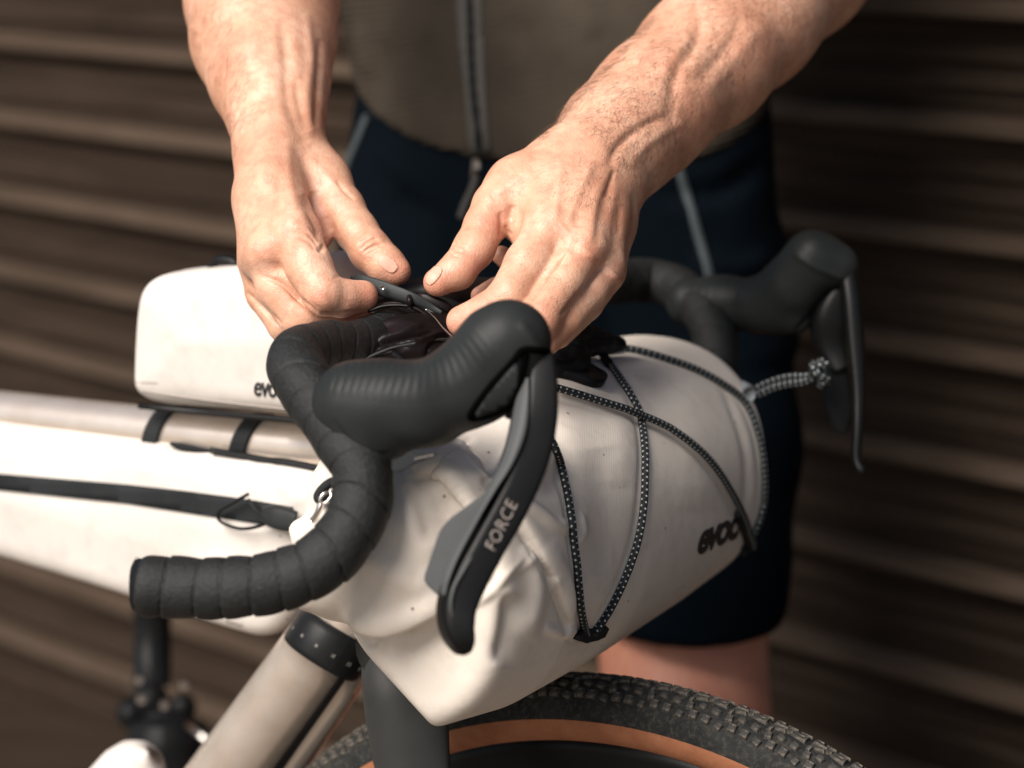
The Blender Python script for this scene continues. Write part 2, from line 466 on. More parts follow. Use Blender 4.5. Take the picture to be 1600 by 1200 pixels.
def jersey_mat():
    m, t, b = mat('jersey', (.06, .048, .036), .9, 0, .05)
    tc = t.nodes.new('ShaderNodeTexCoord'); ob = tc.outputs['Object']
    sx = t.nodes.new('ShaderNodeSeparateXYZ'); t.links.new(ob, sx.inputs[0])
    wob = nz(t, 10, 3, .5, ob)
    z = mth(t, 'ADD', sx.outputs[2], mth(t, 'MULTIPLY', wob, .012))
    z = mth(t, 'SUBTRACT', z, mth(t, 'MULTIPLY', sx.outputs[0], .22))
    s = mth(t, 'SINE', mth(t, 'MULTIPLY', z, 2*math.pi/.0058))
    f = nz(t, 300, 3, .5, ob)
    c = ramp(t, nz(t, 14, 3, .5, ob), [(.3, (.036, .029, .022)), (.7, (.055, .044, .033))])
    t.links.new(c, b.inputs['Base Color']); bump(t, b, [(s, .55, .0011), (f, .4, .0005), (wob, .6, .01)])
    return m
M['jersey'] = jersey_mat()
M['jersey_trim'] = mat('jersey_trim', (.05, .045, .038), .8)[0]
m, t, b = mat('shorts', (.0016, .0036, .0058), .85, 0, .04); bump(t, b, [(nz(t, 30, 3), .3, .004), (nz(t, 800, 2), .3, .0003)])
M['shorts'] = m
M['shorts_seam'] = mat('shorts_seam', (.035, .046, .05), .8)[0]
def tyre_mat(name, lo, hi, dust):
    m, t, b = mat(name, lo, .75, 0, .15)
    a = nz(t, 60, 5, .7); f = nz(t, 300, 4, .7)
    c = ramp(t, a, [(.35, lo), (.65, hi)])
    c = mix(t, ramp(t, f, [(.48, (0, 0, 0)), (.68, (dust,)*3)]), c, (.33, .27, .20))
    t.links.new(c, b.inputs['Base Color']); bump(t, b, [(f, .5, .0006)])
    return m
M['tyre'] = tyre_mat('tyre_black', (.010, .011, .011), (.022, .023, .022), .10)
M['knob'] = tyre_mat('tread_rubber', (.028, .027, .025), (.068, .064, .058), .38)
M['tan'] = tyre_mat('tan_sidewall', (.26, .098, .048), (.33, .135, .068), .08)
def wood_mat(nm, lo_hi):
    m, t, b = mat(nm, (.08, .055, .04), .8, 0, .12)
    tc = t.nodes.new('ShaderNodeTexCoord'); oi = t.nodes.new('ShaderNodeObjectInfo')
    mp = t.nodes.new('ShaderNodeMapping'); mp.inputs['Scale'].default_value = (1.2, 14, 14)
    t.links.new(tc.outputs['Object'], mp.inputs[0])
    ad = t.nodes.new('ShaderNodeVectorMath'); t.links.new(mp.outputs[0], ad.inputs[0])
    cx = t.nodes.new('ShaderNodeCombineXYZ'); t.links.new(mth(t, 'MULTIPLY', oi.outputs['Random'], 40), cx.inputs[0])
    t.links.new(cx.outputs[0], ad.inputs[1])
    f = nz(t, 3, 6, .65, ad.outputs[0], .6)
    c = ramp(t, f, lo_hi)
    t.links.new(c, b.inputs['Base Color']); bump(t, b, [(f, .6, .004)])
    return m
M['wood'] = wood_mat('weathered_wood', [(.25, (.015, .0092, .0058)), (.5, (.026, .0168, .0110)), (.75, (.044, .030, .020))])
M['batten'] = wood_mat('lit_batten_wood', [(.25, (.042, .029, .020)), (.5, (.066, .046, .032)), (.75, (.105, .076, .054))])  # paler than the boards: light catching their ledges put into the colour
m, t, b = mat('pale_ground', (.3, .25, .2), .85)
t.links.new(ramp(t, nz(t, 5, 6, .6), [(.3, (.15, .125, .10)), (.7, (.20, .17, .14))]), b.inputs['Base Color'])
bump(t, b, [(nz(t, 60, 5), .4, .004)]); M['ground'] = m

# ------------------------------------------------------------------ the setting: ground and the boarded wall
gm = bmesh.new(); bmesh.ops.create_grid(gm, x_segments=2, y_segments=2, size=40)
g = bm_obj('ground', gm, M['ground']); g['kind'] = 'structure'

gm = bmesh.new()
WD = np.array([math.cos(R(46)), -math.sin(R(46)), 0.0]); WN = np.array([-math.sin(R(46)), -math.cos(R(46)), 0.0])
WC = P(800, 600, 2.95); WC[2] = 0
PIT = .109
box_bm(gm, WC + WN*.35 + ZV*.004, WD, WN, ZV, 6.5, .40, .004); g = bm_obj('path', gm, M['wood'])  # dark strip added so the pale ground does not show beside the wall
g['kind'] = 'structure'
wall = thing('boarded_wall', 'dark brown wooden wall of horizontal ribbed boards behind the cyclist', 'wall')
wall['kind'] = 'structure'
prof = [(-.03, 0), (.010, 0), (.010, .024), (.013, .032)]    # (out of the wall, up)
z0 = .032
for k in range(4):
    a = z0 + k*.0255
    prof += [(.007, a+.0015), (.007, a+.0095), (.013, a+.0115), (.013, a+.0215)]
prof += [(.013, .1325), (-.03, .1325)]
V = []; L0, L1 = -6.5, 6.5; NS = 16
for i in range(NS+1):
    x = L0 + (L1-L0)*i/NS
    V += [(x, y, z) for y, z in prof]
prof = [(a if a < 0 else a*.8, b*PIT/.134) for a, b in prof]
n = len(prof); F = []
for i in range(NS):
    for k in range(n): a = i*n+k; b2 = i*n+(k+1) % n; F.append((a, b2, b2+n, a+n))
F += [tuple(range(n))[::-1], tuple(range(NS*n, NS*n+n))]
board = mesh_obj('board', V, F, M['wood'], wall, smooth=False)
bm = bmesh.new(); bm.from_mesh(board.data); bmesh.ops.recalc_face_normals(bm, faces=bm.faces); bm.to_mesh(board.data); bm.free()
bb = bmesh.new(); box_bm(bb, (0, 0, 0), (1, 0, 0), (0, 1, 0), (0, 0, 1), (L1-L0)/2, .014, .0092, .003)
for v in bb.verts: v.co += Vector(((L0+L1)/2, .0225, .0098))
batten = bm_obj('batten', bb, M['batten'], board)  # strip added to show the light that catches each ledge
ang = math.atan2(WD[1], WD[0])
v_ = P(230, 80, 1.0)-CAM; hit = CAM + v_*(((P(800, 600, 2.95)-CAM) @ WN)/(v_ @ WN)); ZOFF = (hit[2]-.0098) % PIT - PIT
boards = [board] + [board.copy() for _ in range(22)]
for i, o in enumerate(boards):
    if i:
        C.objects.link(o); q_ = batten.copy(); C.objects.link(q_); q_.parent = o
    o.parent = wall; o.location = (random.uniform(-.01, .01), random.uniform(-.0015, .0015), i*PIT + ZOFF); o.rotation_euler = (random.uniform(-.006, .006), 0, 0)
wall.location = WC; wall.rotation_euler = (0, 0, ang+math.pi)
# the board's +y looks back along WN once turned half round; x is mirrored, so swap its ends
# ------------------------------------------------------------------ the cyclist
person = thing('person', 'person in brown zip jersey and navy shorts working on the bag strap with both hands', 'person')

def finish(S, strokes=(), it=1):
    V, F = S.mesh()
    if it: V = relax(V, F, it, .5)
    if strokes: V = sculpt(V, F, strokes)
    return V, F
def bounds(lists, pad):
    A = [P(*p[:3]) for l in lists for p in l]; r = max(p[3] for l in lists for p in l)
    return np.min(A, 0)-r-pad, np.max(A, 0)+r+pad

HL = .00095
# left in the picture: his right arm and hand
L = dict(
 fore=[(404, -330, 1.90, .048), (408, -120, 1.80, .0525), (409, 0, 1.745, .0505), (412, 60, 1.715, .0470), (421, 120, 1.685, .0385), (431, 175, 1.66, .0305), (436, 225, 1.635, .0265)],
 mi=[(428, 225, 1.63, .0215), (428, 300, 1.595, .0180), (462, 366, 1.562, .0155)],
 mm=[(428, 225, 1.635, .0215), (415, 310, 1.60, .0175), (421, 393, 1.566, .0165)],
 mr=[(424, 225, 1.64, .0215), (412, 310, 1.61, .0150), (406, 405, 1.582, .0140)],
 mp=[(426, 235, 1.65, .019), (412, 320, 1.63, .0130), (402, 415, 1.605, .0120)],
 ix=[(462, 366, 1.562, .0152), (482, 415, 1.548, .0138), (506, 460, 1.538, .0128)],
 ix2=[(506, 461, 1.540, .0124), (533, 466, 1.545, .0114), (566, 463, 1.552, .0098)],
 md=[(419, 395, 1.572, .0152), (438, 450, 1.566, .0142), (468, 498, 1.560, .0128)],
 md2=[(478, 494, 1.555, .0112), (520, 497, 1.562, .0098), (562, 494, 1.570, .0080)],
 rg=[(403, 408, 1.596, .0130), (414, 460, 1.598, .0114), (446, 508, 1.592, .0108), (490, 516, 1.595, .009)],
 pk=[(402, 415, 1.612, .0112), (408, 455, 1.618, .0100), (438, 500, 1.615, .0092)],
 tm=[(462, 240, 1.640, .0190), (500, 282, 1.625, .0165), (534, 325, 1.605, .0140)],
 th=[(534, 325, 1.605, .0138), (558, 362, 1.593, .0128), (579, 392, 1.584, .0128), (604, 415, 1.578, .0117), (620, 424, 1.575, .0088)],
 web=[(470, 270, 1.635, .013), (490, 330, 1.615, .0095), (480, 365, 1.585, .009)],
 web2=[(505, 300, 1.628, .010), (512, 355, 1.612, .0070), (496, 378, 1.590, .0075)],
)
S = SDF(*bounds(L.values(), .006), HL)
S.chain(L['fore'], .012)
for k in ('mi', 'mm', 'mr', 'mp'): S.chain(L[k], .010)
S.chain(L['tm'], .014); S.chain(L['web'], .010); S.chain(L['web2'], .006)
S.chain(L['th'], .004)
S.chain(L['ix'], .004); S.chain(L['md'], .0035); S.chain(L['rg'], .003); S.chain(L['pk'], .003)
S.chain(L['ix2'], .003); S.chain(L['md2'], .0015)
strokes_L = [
 ([(512, 376), (503, 350), (492, 325), (484, 300)], 15, -.0050),
 ([(500, 395), (508, 380), (516, 372)], 5, -.0022),
 ([(455, 360), (478, 362), (494, 380), (500, 396)], 3.4, -.0006), ([(462, 346), (484, 352), (500, 372)], 3.4, -.0006),
 ([(468, 372), (482, 376), (492, 390)], 3.2, -.0005),
 ([(563, 390), (572, 380), (583, 374), (592, 376)], 2.6, -.0011), ([(566, 395), (578, 387), (590, 383), (598, 384)], 2.6, -.0009),
 ([(560, 384), (568, 376), (578, 371)], 2.4, -.0006), ([(572, 398), (584, 392), (594, 391)], 2.2, -.0005),
 ([(556, 395), (575, 372), (600, 378)], 12, .0009),
 ([(522, 436), (516, 452), (519, 474), (528, 489)], 5, -.0003), ([(520, 434), (534, 432), (552, 438)], 3, -.0005),
 ([(500, 489), (530, 491), (574, 488)], 4.0, -.0022),
 ([(412, 432), (424, 436), (440, 443), (470, 470), (496, 492)], 4.2, -.0022),
 ([(384, 455), (400, 472), (422, 492), (440, 508)], 4.5, -.0015),
 ([(475, 245), (505, 268), (530, 300)], 7, .0012), ([(525, 282), (540, 300), (555, 312)], 3, -.0009),
 ([(450, 215), (452, 270), (462, 330)], 8, .0010), ([(415, 230), (405, 300), (408, 370)], 9, .0007),
 ([(436, 260), (436, 330), (448, 350)], 9, -.0008),
 ([(360, 115), (358, 150), (366, 190)], 12, .0012),
 ([(440, 30), (448, 100), (452, 160), (478, 225)], 12, -.0024),
 ([(478, 20), (486, 90), (480, 150), (486, 215)], 8, .0017),
 ([(500, 60), (497, 130), (493, 200)], 6, -.0016), ([(462, 120), (468, 160), (482, 205)], 7, -.0016),
 ([(388, 0), (392, 60), (388, 110)], 16, .0016), ([(345, 330), (372, 260)], 10, .0008),
 ([(426, 372), (420, 396), (418, 410)], 16, .0010), ([(474, 376), (466, 392)], 14, .0012),
 ([(505, 468), (498, 478)], 13, .0010),
]
damp = lambda L_: [(a[0], a[1], a[2]*(.68 if a[2] > 0 else (1.3 if a[1] < 5 else .85))) for a in L_]
VL, FL = finish(S, damp(strokes_L), 2)
# right in the picture: his left arm and hand
Rr = dict(
 fore=[(1330, -150, 1.90, .050), (1245, -60, 1.80, .0520), (1165, 25, 1.745, .0490), (1100, 95, 1.705, .0445), (1025, 160, 1.665, .0400), (965, 215, 1.635, .0350), (935, 255, 1.61, .0300)],
 w1=[(985, 185, 1.655, .030), (905, 238, 1.605, .0190)], w2=[(1010, 220, 1.66, .027), (962, 280, 1.612, .0190)],
 mi=[(896, 248, 1.60, .0210), (862, 310, 1.572, .0185), (858, 362, 1.548, .0158)],
 mm=[(925, 258, 1.60, .0215), (905, 325, 1.568, .0185), (908, 386, 1.542, .0155)],
 mr=[(950, 270, 1.61, .0200), (938, 340, 1.578, .0165), (940, 412, 1.556, .0140)],
 mp=[(962, 282, 1.62, .0175), (955, 350, 1.598, .0140), (945, 425, 1.580, .0130)],
 ix=[(858, 360, 1.549, .0150), (826, 415, 1.535, .0145), (796, 462, 1.522, .0128)],
 ix2=[(796, 464, 1.522, .0120), (762, 486, 1.522, .0108), (722, 502, 1.525, .0095)],
 md=[(908, 388, 1.542, .0142), (880, 440, 1.530, .0132), (842, 500, 1.512, .0122), (815, 535, 1.505, .011)],
 rg=[(944, 416, 1.558, .0128), (918, 455, 1.545, .0120), (882, 498, 1.530, .0112), (850, 530, 1.52, .0105)],
 pk=[(950, 425, 1.585, .0112), (915, 475, 1.575, .0105), (870, 520, 1.555, .0100)],
 tm=[(850, 268, 1.598, .0180), (808, 292, 1.585, .0165), (774, 322, 1.573, .0140)],
 th=[(774, 322, 1.573, .0136), (758, 352, 1.566, .0125), (741, 388, 1.558, .0123), (714, 424, 1.550, .0110), (684, 441, 1.545, .0088)],
 web=[(840, 300, 1.590, .0150), (812, 345, 1.575, .0105), (826, 380, 1.560, .0090)],
 t1=[(783, 399, 1.600, .0062), (802, 412, 1.600, .0075)], t2=[(750, 462, 1.585, .0058), (775, 450, 1.59, .007)],
)
S = SDF(*bounds(Rr.values(), .006), HL)
S.chain(Rr['fore'], .014); S.chain(Rr['w1'], .014); S.chain(Rr['w2'], .014)
for k in ('mi', 'mm', 'mr', 'mp'): S.chain(Rr[k], .010)
S.chain(Rr['tm'], .014); S.chain(Rr['web'], .008); S.chain(Rr['th'], .004)
S.chain(Rr['ix'], .004); S.chain(Rr['md'], .0030); S.chain(Rr['rg'], .0025); S.chain(Rr['pk'], .002); S.chain(Rr['ix2'], .003)
S.chain(Rr['t1'], .001); S.chain(Rr['t2'], .001)
strokes_R = [
 ([(888, 395), (866, 420), (844, 450), (823, 478)], 4, -.0022), ([(950, 405), (930, 430), (905, 460), (876, 494)], 4, -.0016),
 ([(782, 330), (784, 350), (783, 372)], 5, -.0018), ([(790, 352), (794, 362), (800, 368)], 3, -.0009),
 ([(704, 384), (710, 390), (722, 394)], 2.4, -.0010), ([(708, 378), (716, 384), (728, 386)], 2.4, -.0009), ([(702, 392), (710, 399), (720, 402)], 2.2, -.0006),
 ([(714, 372), (722, 377), (732, 379)], 2.2, -.0005), ([(708, 384), (722, 394)], 11, .0008),
 ([(878, 250), (872, 300), (866, 350)], 8, .0012), ([(930, 250), (900, 310), (888, 350)], 7, .0017),
 ([(950, 262), (930, 320), (922, 380)], 8, .0009), ([(965, 285), (952, 340), (950, 400)], 7, .0010),
 ([(945, 300), (936, 350), (934, 385)], 8, -.0010), ([(905, 330), (902, 355)], 10, -.0012), ([(968, 320), (966, 370)], 5, -.0007),
 ([(886, 355), (872, 366)], 15, .0012), ([(925, 394), (918, 404)], 14, .0016), ([(963, 428), (955, 436)], 13, .0020),
 ([(905, 372), (892, 398)], 9, -.0012), ([(944, 412), (938, 425)], 8, -.0012),
 ([(1090, 0), (1092, 60), (1060, 110), (1048, 170), (1055, 215)], 11, -.0022), ([(1068, 20), (1072, 60), (1040, 105), (1024, 150)], 11, .0013),
 ([(1045, 180), (1000, 200), (965, 230), (952, 262)], 8, -.0022), ([(1070, 190), (1010, 225), (985, 260)], 9, .0018),
 ([(1160, 20), (1140, 70), (1085, 130)], 10, -.0013), ([(1200, 30), (1150, 90), (1100, 150)], 14, .0014),
 ([(1020, 60), (960, 120), (910, 165)], 15, .0012), ([(830, 262), (800, 285), (775, 305)], 9, .0011),
 ([(960, 265), (945, 310)], 4, -.0010), ([(1010, 120), (1040, 140), (1050, 175)], 8, .0012),
 ([(800, 320), (796, 345)], 6, -.0012), ([(770, 310), (755, 322)], 12, .0010),
]
VR, FR = finish(S, damp(strokes_R), 2)

# upper arms and shoulders, hips and legs: one coarser skin under the clothes, same body mesh
def wcone(S, a, b, ra, rb, k=.03): S.cone(np.array(a), np.array(b), ra, rb, k)
elL, elR = P(404, -330, 1.90), P(1330, -150, 1.90)
shL, shR = P(560, -640, 2.20), P(1190, -640, 2.24)
hipL, hipR = P(745, 330, 2.21), P(1035, 340, 2.23)
kneeL, kneeR = P(745, 1130, 2.14), P(1072, 1120, 2.11)
ankL, ankR = np.array([kneeL[0], kneeL[1]+.05, .10]), np.array([kneeR[0]+.02, kneeR[1]+.07, .10])
lo = np.min([elL, elR, shL, shR, ankL, ankR, kneeL], 0)-.16; hi = np.max([elL, elR, shL, shR, ankL, ankR], 0)+.16
lo[2] = .0; S = SDF(lo, hi, .008)
S.cone(elL, shL, .046, .055, .01); S.cone(elR, shR, .048, .055, .01)
S.cone(elL+(P(408, -120, 1.80)-elL)*.4, elL, .050, .046, .01); S.cone(elR+(P(1245, -60, 1.80)-elR)*.4, elR, .050, .048, .01)
neck = (shL+shR)/2
S.cone(shL, neck, .06, .08, .03); S.cone(shR, neck, .06, .08, .03); S.cone(neck, neck+ZV*.12, .06, .055, .03)
pel = (hipL+hipR)/2
S.cone(neck-ZV*.1, pel+ZV*.1, .09, .09, .06); S.cone(pel+ZV*.1, pel, .09, .08, .04)
for a, b2, c2 in ((hipL, kneeL, ankL), (hipR, kneeR, ankR)):
    S.cone(a, b2*.85+a*.15, .074, .066, .03); S.cone(b2*.85+a*.15, b2, .067, .066, .02); S.cone(b2, b2*.7+c2*.3, .066, .058, .02); S.cone(b2*.7+c2*.3, c2, .058, .035, .02)
    S.cone(c2-ZV*.04, c2+np.array([-.03, -.16, -.06]), .036, .03, .02)
VB, FB = finish(S, (), 2)
allV = np.vstack([VL, VR, VB]); allF = np.vstack([FL, FR+len(VL), FB+len(VL)+len(VR)])
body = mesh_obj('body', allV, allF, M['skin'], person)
ruddy_shade = np.zeros(len(allV)); px_, py_, d_ = proj(allV)
for (x, y, r_, w_) in ((620, 428, 26, .9), (578, 385, 22, .35), (580, 462, 26, .8), (508, 470, 24, .5), (470, 372, 22, .35), (425, 395, 22, .3), (556, 497, 30, .7), (500, 345, 24, .6),
                       (682, 445, 26, .9), (745, 420, 34, .85), (712, 505, 26, .8), (775, 350, 22, .7), (880, 360, 22, .5), (925, 398, 22, .55), (962, 430, 20, .6), (850, 505, 34, .6), (965, 350, 30, .4), (1080, 180, 60, .35), (1180, 90, 70, .35), (940, 300, 30, .3), (783, 399, 14, .8), (750, 462, 14, .8)):
    ruddy_shade = np.maximum(ruddy_shade, w_*np.exp(-((px_-x)**2+(py_-y)**2)/r_**2))
ruddy_shade[(d_ > 1.95)] = .9  # far skin reddened and darkened: the shade on the leg put into its colour
ra = body.data.attributes.new('ruddy_shade', 'FLOAT', 'POINT'); ra.data.foreach_set('value', ruddy_shade.astype(np.float32))
skinT = BVHTree.FromPolygons([tuple(v) for v in np.vstack([VL, VR])], np.vstack([FL, FR+len(VL)]).tolist())

def nail(cx, cy, ang_deg, ln, wd, hgt=.0007):
    a = R(ang_deg); bm = bmesh.new(); pts = []
    for k in range(28):
        q = 2*math.pi*k/28; c, s = math.cos(q), math.sin(q)
        x = ln*math.copysign(abs(c)**.75, c); y = wd*math.copysign(abs(s)**.75, s)
        pts.append((cx + x*math.cos(a) - y*math.sin(a), cy + x*math.sin(a) + y*math.cos(a)))
    return decal('fingernail', pts, skinT, .0002, M['nail'], person, .0005, 3)
nail(606, 412, 40, 17, 10); nail(678, 430, 128, 17, 8.5)

# arm hair
def hairs():
    V = []; F = []; rng = random.Random(3)
    def patch(n, fn, length, dirfn):
        for _ in range(n):
            px, py = fn(); h = ray(skinT, px, py)
            if h is None: continue
            p, nn = h; nn = flip_out(nn, p)
            dx, dy = dirfn(px, py); ln = length*rng.uniform(.5, 1.2)
            q = (RT*dx - UP*dy); q = q - nn*(q @ nn); q /= np.linalg.norm(q)+1e-9
            q = q + nn*rng.uniform(.05, .4); q /= np.linalg.norm(q)
            sdv = np.cross(q, nn); sdv /= np.linalg.norm(sdv)+1e-9; c = rng.uniform(-.35, .35)
            r0 = .00006; b0 = len(V); K = 4
            for k in range(K+1):
                t_ = k/K; ctr = p + q*ln*t_ + sdv*c*ln*t_*t_ - nn*ln*.25*t_*t_; rr = r0*(1-.8*t_)
                for j in range(3):
                    aa = 2*math.pi*j/3; V.append(ctr + (sdv*math.cos(aa)+nn*math.sin(aa))*rr)
            for k in range(K):
                for j in range(3):
                    a = b0+3*k+j; b_ = b0+3*k+(j+1) % 3; F.append((a, b_, b_+3, a+3))
    def along(pts, w):
        def f():
            i = rng.randrange(len(pts)-1); t_ = rng.random(); a, b_ = pts[i], pts[i+1]
            x = a[0]+(b_[0]-a[0])*t_; y = a[1]+(b_[1]-a[1])*t_; l = math.hypot(b_[0]-a[0], b_[1]-a[1]); o = rng.gauss(0, w)
            return x-(b_[1]-a[1])/l*o, y+(b_[0]-a[0])/l*o
        return f
    jit = lambda dx, dy, s: (lambda x, y: (dx+rng.gauss(0, s), dy+rng.gauss(0, s)))
    patch(3600, along([(1240, -20), (1120, 80), (1020, 165), (950, 235)], 62), .010, jit(-.5, .75, .45))
    patch(500, along([(1030, 20), (960, 100), (900, 158), (850, 215)], 5), .012, jit(-.75, .1, .4))
    patch(260, along([(940, 250), (915, 320)], 30), .0075, jit(-.35, .8, .4))
    patch(30, along([(840, 400), (800, 450)], 14), .004, jit(-.5, .8, .3))
    patch(40, along([(900, 420), (860, 480)], 12), .004, jit(-.5, .8, .3))
    patch(420, along([(330, 0), (345, 100), (380, 200)], 22), .008, jit(-.1, .9, .4))
    patch(160, along([(296, 0), (305, 60), (350, 150), (372, 240)], 4), .007, jit(-.6, .6, .3))
    return V, F
hv, hf = hairs()
o = mesh_obj('arm_hair', hv, hf, M['hair'], person); o['kind'] = 'stuff'

# jersey
nf = np.array([-.22, -.97, 0]); nf /= np.linalg.norm(nf)           # the way he faces
sf = np.array([nf[1]*-1, nf[0], 0])                                # his left, picture right
wst = P(868, 130, 2.17)
S = SDF(lo, hi, .0065)
def ell(S, c, rx, ry, rz, k=.04, sub=False):
    c = np.asarray(c); m = max(rx, ry, rz)+.03; sl, X, Y, Z = S.block(c-m, c+m)
    u = (X-c[0])*sf[0]+(Y-c[1])*sf[1]; v = (X-c[0])*nf[0]+(Y-c[1])*nf[1]; z = Z-c[2]
    k0 = np.sqrt((u/rx)**2+(v/ry)**2+(z/rz)**2); k1 = np.sqrt((u/rx**2)**2+(v/ry**2)**2+(z/rz**2)**2)
    (S.cut if sub else S.put)(sl, k0*(k0-1)/np.maximum(k1, 1e-6), k)
def column(S, prof, k=.02):
    """elliptic column of (z, cx, cy, rx, ry) rows"""
    pr = np.array(sorted(prof)); sl, X, Y, Z = S.block(np.array([lo[0], lo[1], pr[0, 0]-.02]), np.array([hi[0], hi[1], pr[-1, 0]+.02]))
    z = Z.ravel(); g = [np.interp(z, pr[:, 0], pr[:, i])[None, None, :] for i in range(1, 5)]
    u = (X-g[0])*sf[0]+(Y-g[1])*sf[1]; v = (X-g[0])*nf[0]+(Y-g[1])*nf[1]
    q = (np.abs(u/g[2])**2.3+np.abs(v/g[3])**2.3)**(1/2.3); d = (q-1)*np.minimum(g[2], g[3])
    d = np.maximum(d, np.maximum(pr[0, 0]-Z, Z-pr[-1, 0])); S.put(sl, np.broadcast_to(d, q.shape), k)
def row(py, d, x0, x1, depth):
    a = P((x0+x1)/2, py, d); return (a[2], a[0], a[1], (x1-x0)/2*d/FPX, depth)
column(S, [row(330, 2.17, 552, 1208, .125), row(180, 2.17, 549, 1207, .125), row(60, 2.18, 541, 1222, .128), row(-20, 2.19, 520, 1236, .13), row(-120, 2.2, 500, 1250, .13), row(-520, 2.2, 500, 1260, .12)])
S.cone(shL, neck, .075, .09, .04); S.cone(shR, neck, .075, .09, .04)
S.cone(shL, shL*.45+elL*.55, .075, .068, .03); S.cone(shR, shR*.45+elR*.55, .075, .068, .03)
# cut the hem: a plane that dips at the front
hp = P(760, 262, 2.06); e1 = P(545, 174, 2.14)-hp; e2 = P(1205, 140, 2.16)-hp; hn = np.cross(e2, e1); hn /= np.linalg.norm(hn)
if hn[2] > 0: hn = -hn
sl, X, Y, Z = S.block(lo, hi); dpl = (X-hp[0])*hn[0]+(Y-hp[1])*hn[1]+(Z-hp[2])*hn[2]
S.cut(sl, -dpl, .012)
VJ, FJ = S.mesh(); VJ = relax(VJ, FJ, 2)
VJ = sculpt(VJ, FJ, [([(600, 60), (592, 130), (570, 185)], 22, -.004), ([(640, 0), (650, 120), (690, 220)], 26, .004), ([(560, 40), (575, 120)], 14, .004),
                     ([(720, -20), (722, 120), (740, 255)], 8, .0035), ([(800, 20), (860, 100), (870, 180)], 25, -.004), ([(900, -20), (930, 60)], 24, .004),
                     ([(552, 168), (575, 186), (650, 217), (735, 243)], 6, .002)])
jersey = mesh_obj('jersey', VJ, FJ, M['jersey'], person)
jT = bvh(jersey)
decal('zip_placket', [(708, -480), (750, -480), (754, -30), (757, 100), (768, 252), (738, 262), (722, 110), (712, -30)], jT, .0012, M['jersey_trim'], person, .002, 12)
zb = drape(jT, [(728, -480), (729, -300), (731, -140), (733, -30), (737, 60), (741, 150), (752, 250)], .003, 8)
zp = tube('zip', zb, .0028, M['black'], person, 8, rfun=lambda s, p: .0006*np.sign(np.sin(s*2*np.pi/.004)))
pu = tube('zip_puller', np.array([P(745, 250, 2.015), P(742, 278, 2.012), P(745, 262, 2.010)]), .0035, M['silver'], zp, 8)
tube('puller_cord', catmull([P(744, 276, 2.012), P(738, 296, 2.008), P(726, 322, 2.004), P(719, 342, 2.0)], 5), .0032, M['jersey_trim'], zp, 8)
tube('puller_cord', catmull([P(744, 276, 2.014), P(744, 300, 2.012), P(752, 318, 2.014)], 5), .0026, M['black'], zp, 8)

# shorts
S = SDF(lo, hi, .0065)
column(S, [row(520, 2.17, 528, 1225, .115), row(380, 2.17, 530, 1214, .12), row(250, 2.17, 538, 1209, .118), row(100, 2.17, 560, 1200, .11), row(40, 2.17, 580, 1180, .10)])
S.chain([(1080, 460, 2.18, .084), (1095, 700, 2.13, .078), (1082, 880, 2.11, .0745), (1074, 1060, 2.10, .0745)], .03)
S.chain([(690, 460, 2.18, .082), (725, 700, 2.14, .074), (735, 880, 2.13, .068), (745, 1060, 2.12, .066)], .03)
zc = P(1080, 1018, 2.03)[2]; sl, X, Y, Z = S.block(lo, hi); S.cut(sl, np.broadcast_to(Z-zc, S.D[sl].shape), .006)
VS, FS = S.mesh(); VS = relax(VS, FS, 2)
VS = sculpt(VS, FS, [([(1000, 885), (1120, 880), (1240, 878)], 4, -.0015), ([(620, 300), (700, 360), (760, 460)], 24, -.009), ([(590, 230), (650, 290), (700, 400)], 20, .006), ([(930, 420), (960, 520), (960, 620)], 26, -.010), ([(1200, 250), (1120, 300), (1020, 300)], 18, -.007), ([(1210, 400), (1150, 420), (1080, 410)], 18, .006),
                     ([(1000, 300), (1060, 330), (1120, 330)], 20, .003)])
shorts = mesh_obj('shorts', VS, FS, M['shorts'], person); sT = bvh(shorts)
for pl in ([(577, 180), (563, 215), (549, 250), (538, 290)], [(1040, 190), (1060, 260), (1080, 330), (1108, 430), (1116, 480)]):
    d_ = drape(sT, pl, .0008, 8)
    tube('side_seam', d_, .0042, M['shorts_seam'], shorts, 8)
# visible thigh/knee skin (wider than the coarse leg)
# ------------------------------------------------------------------ the bicycle
bike = thing('bicycle', 'gravel bicycle with drop handlebar, titanium coloured frame and tan walled knobbly tyre', 'bicycle')

def tape_relief(pitch, amp0, lean):
    def f(s, p):
        q = np.clip((s-.30)/.12, 0, 1); amp = amp0*(.30+.85*q)
        u = ((s + .0016*np.sin(s*61) + .0009*np.sin(s*143))/pitch + lean*(2.6-1.9*q)*np.cos(p+.6)/pitch) % 1.0
        return amp*.42*(np.sin(np.pi*np.clip(u, 0, 1))**.7 - .5) + amp*.55*(u-.5) - amp0*.9*np.exp(-((u-.985)/.03)**2) - amp*1.2*np.exp(-((u)/.02)**2) + .0003*np.sin(s*190+3*np.sin(p))
    return f
near_bar = [P(745, 490, 1.67), P(690, 503, 1.625), P(620, 522, 1.575), P(562, 545, 1.53), P(508, 546, 1.50), P(464, 561, 1.468), P(476, 600, 1.448), P(510, 646, 1.435), P(540, 690, 1.424), P(560, 720, 1.418), P(567, 750, 1.415), P(562, 795, 1.412),
            P(534, 847, 1.41), P(488, 887, 1.41), P(430, 909, 1.412), P(368, 918, 1.415), P(305, 919, 1.42), P(219, 915, 1.424)]
def straight(path, n): return resample(catmull(path, 10), n)[0]
barp = straight(near_bar, .0008)
end = 1 - np.clip((np.arange(len(barp))-len(barp)+9)/9, 0, 1)**2*.14
tape = tube('bar_tape', barp, .0171*end, M['tape'], bike, 56, tape_relief(.0162, .0013, .0035))
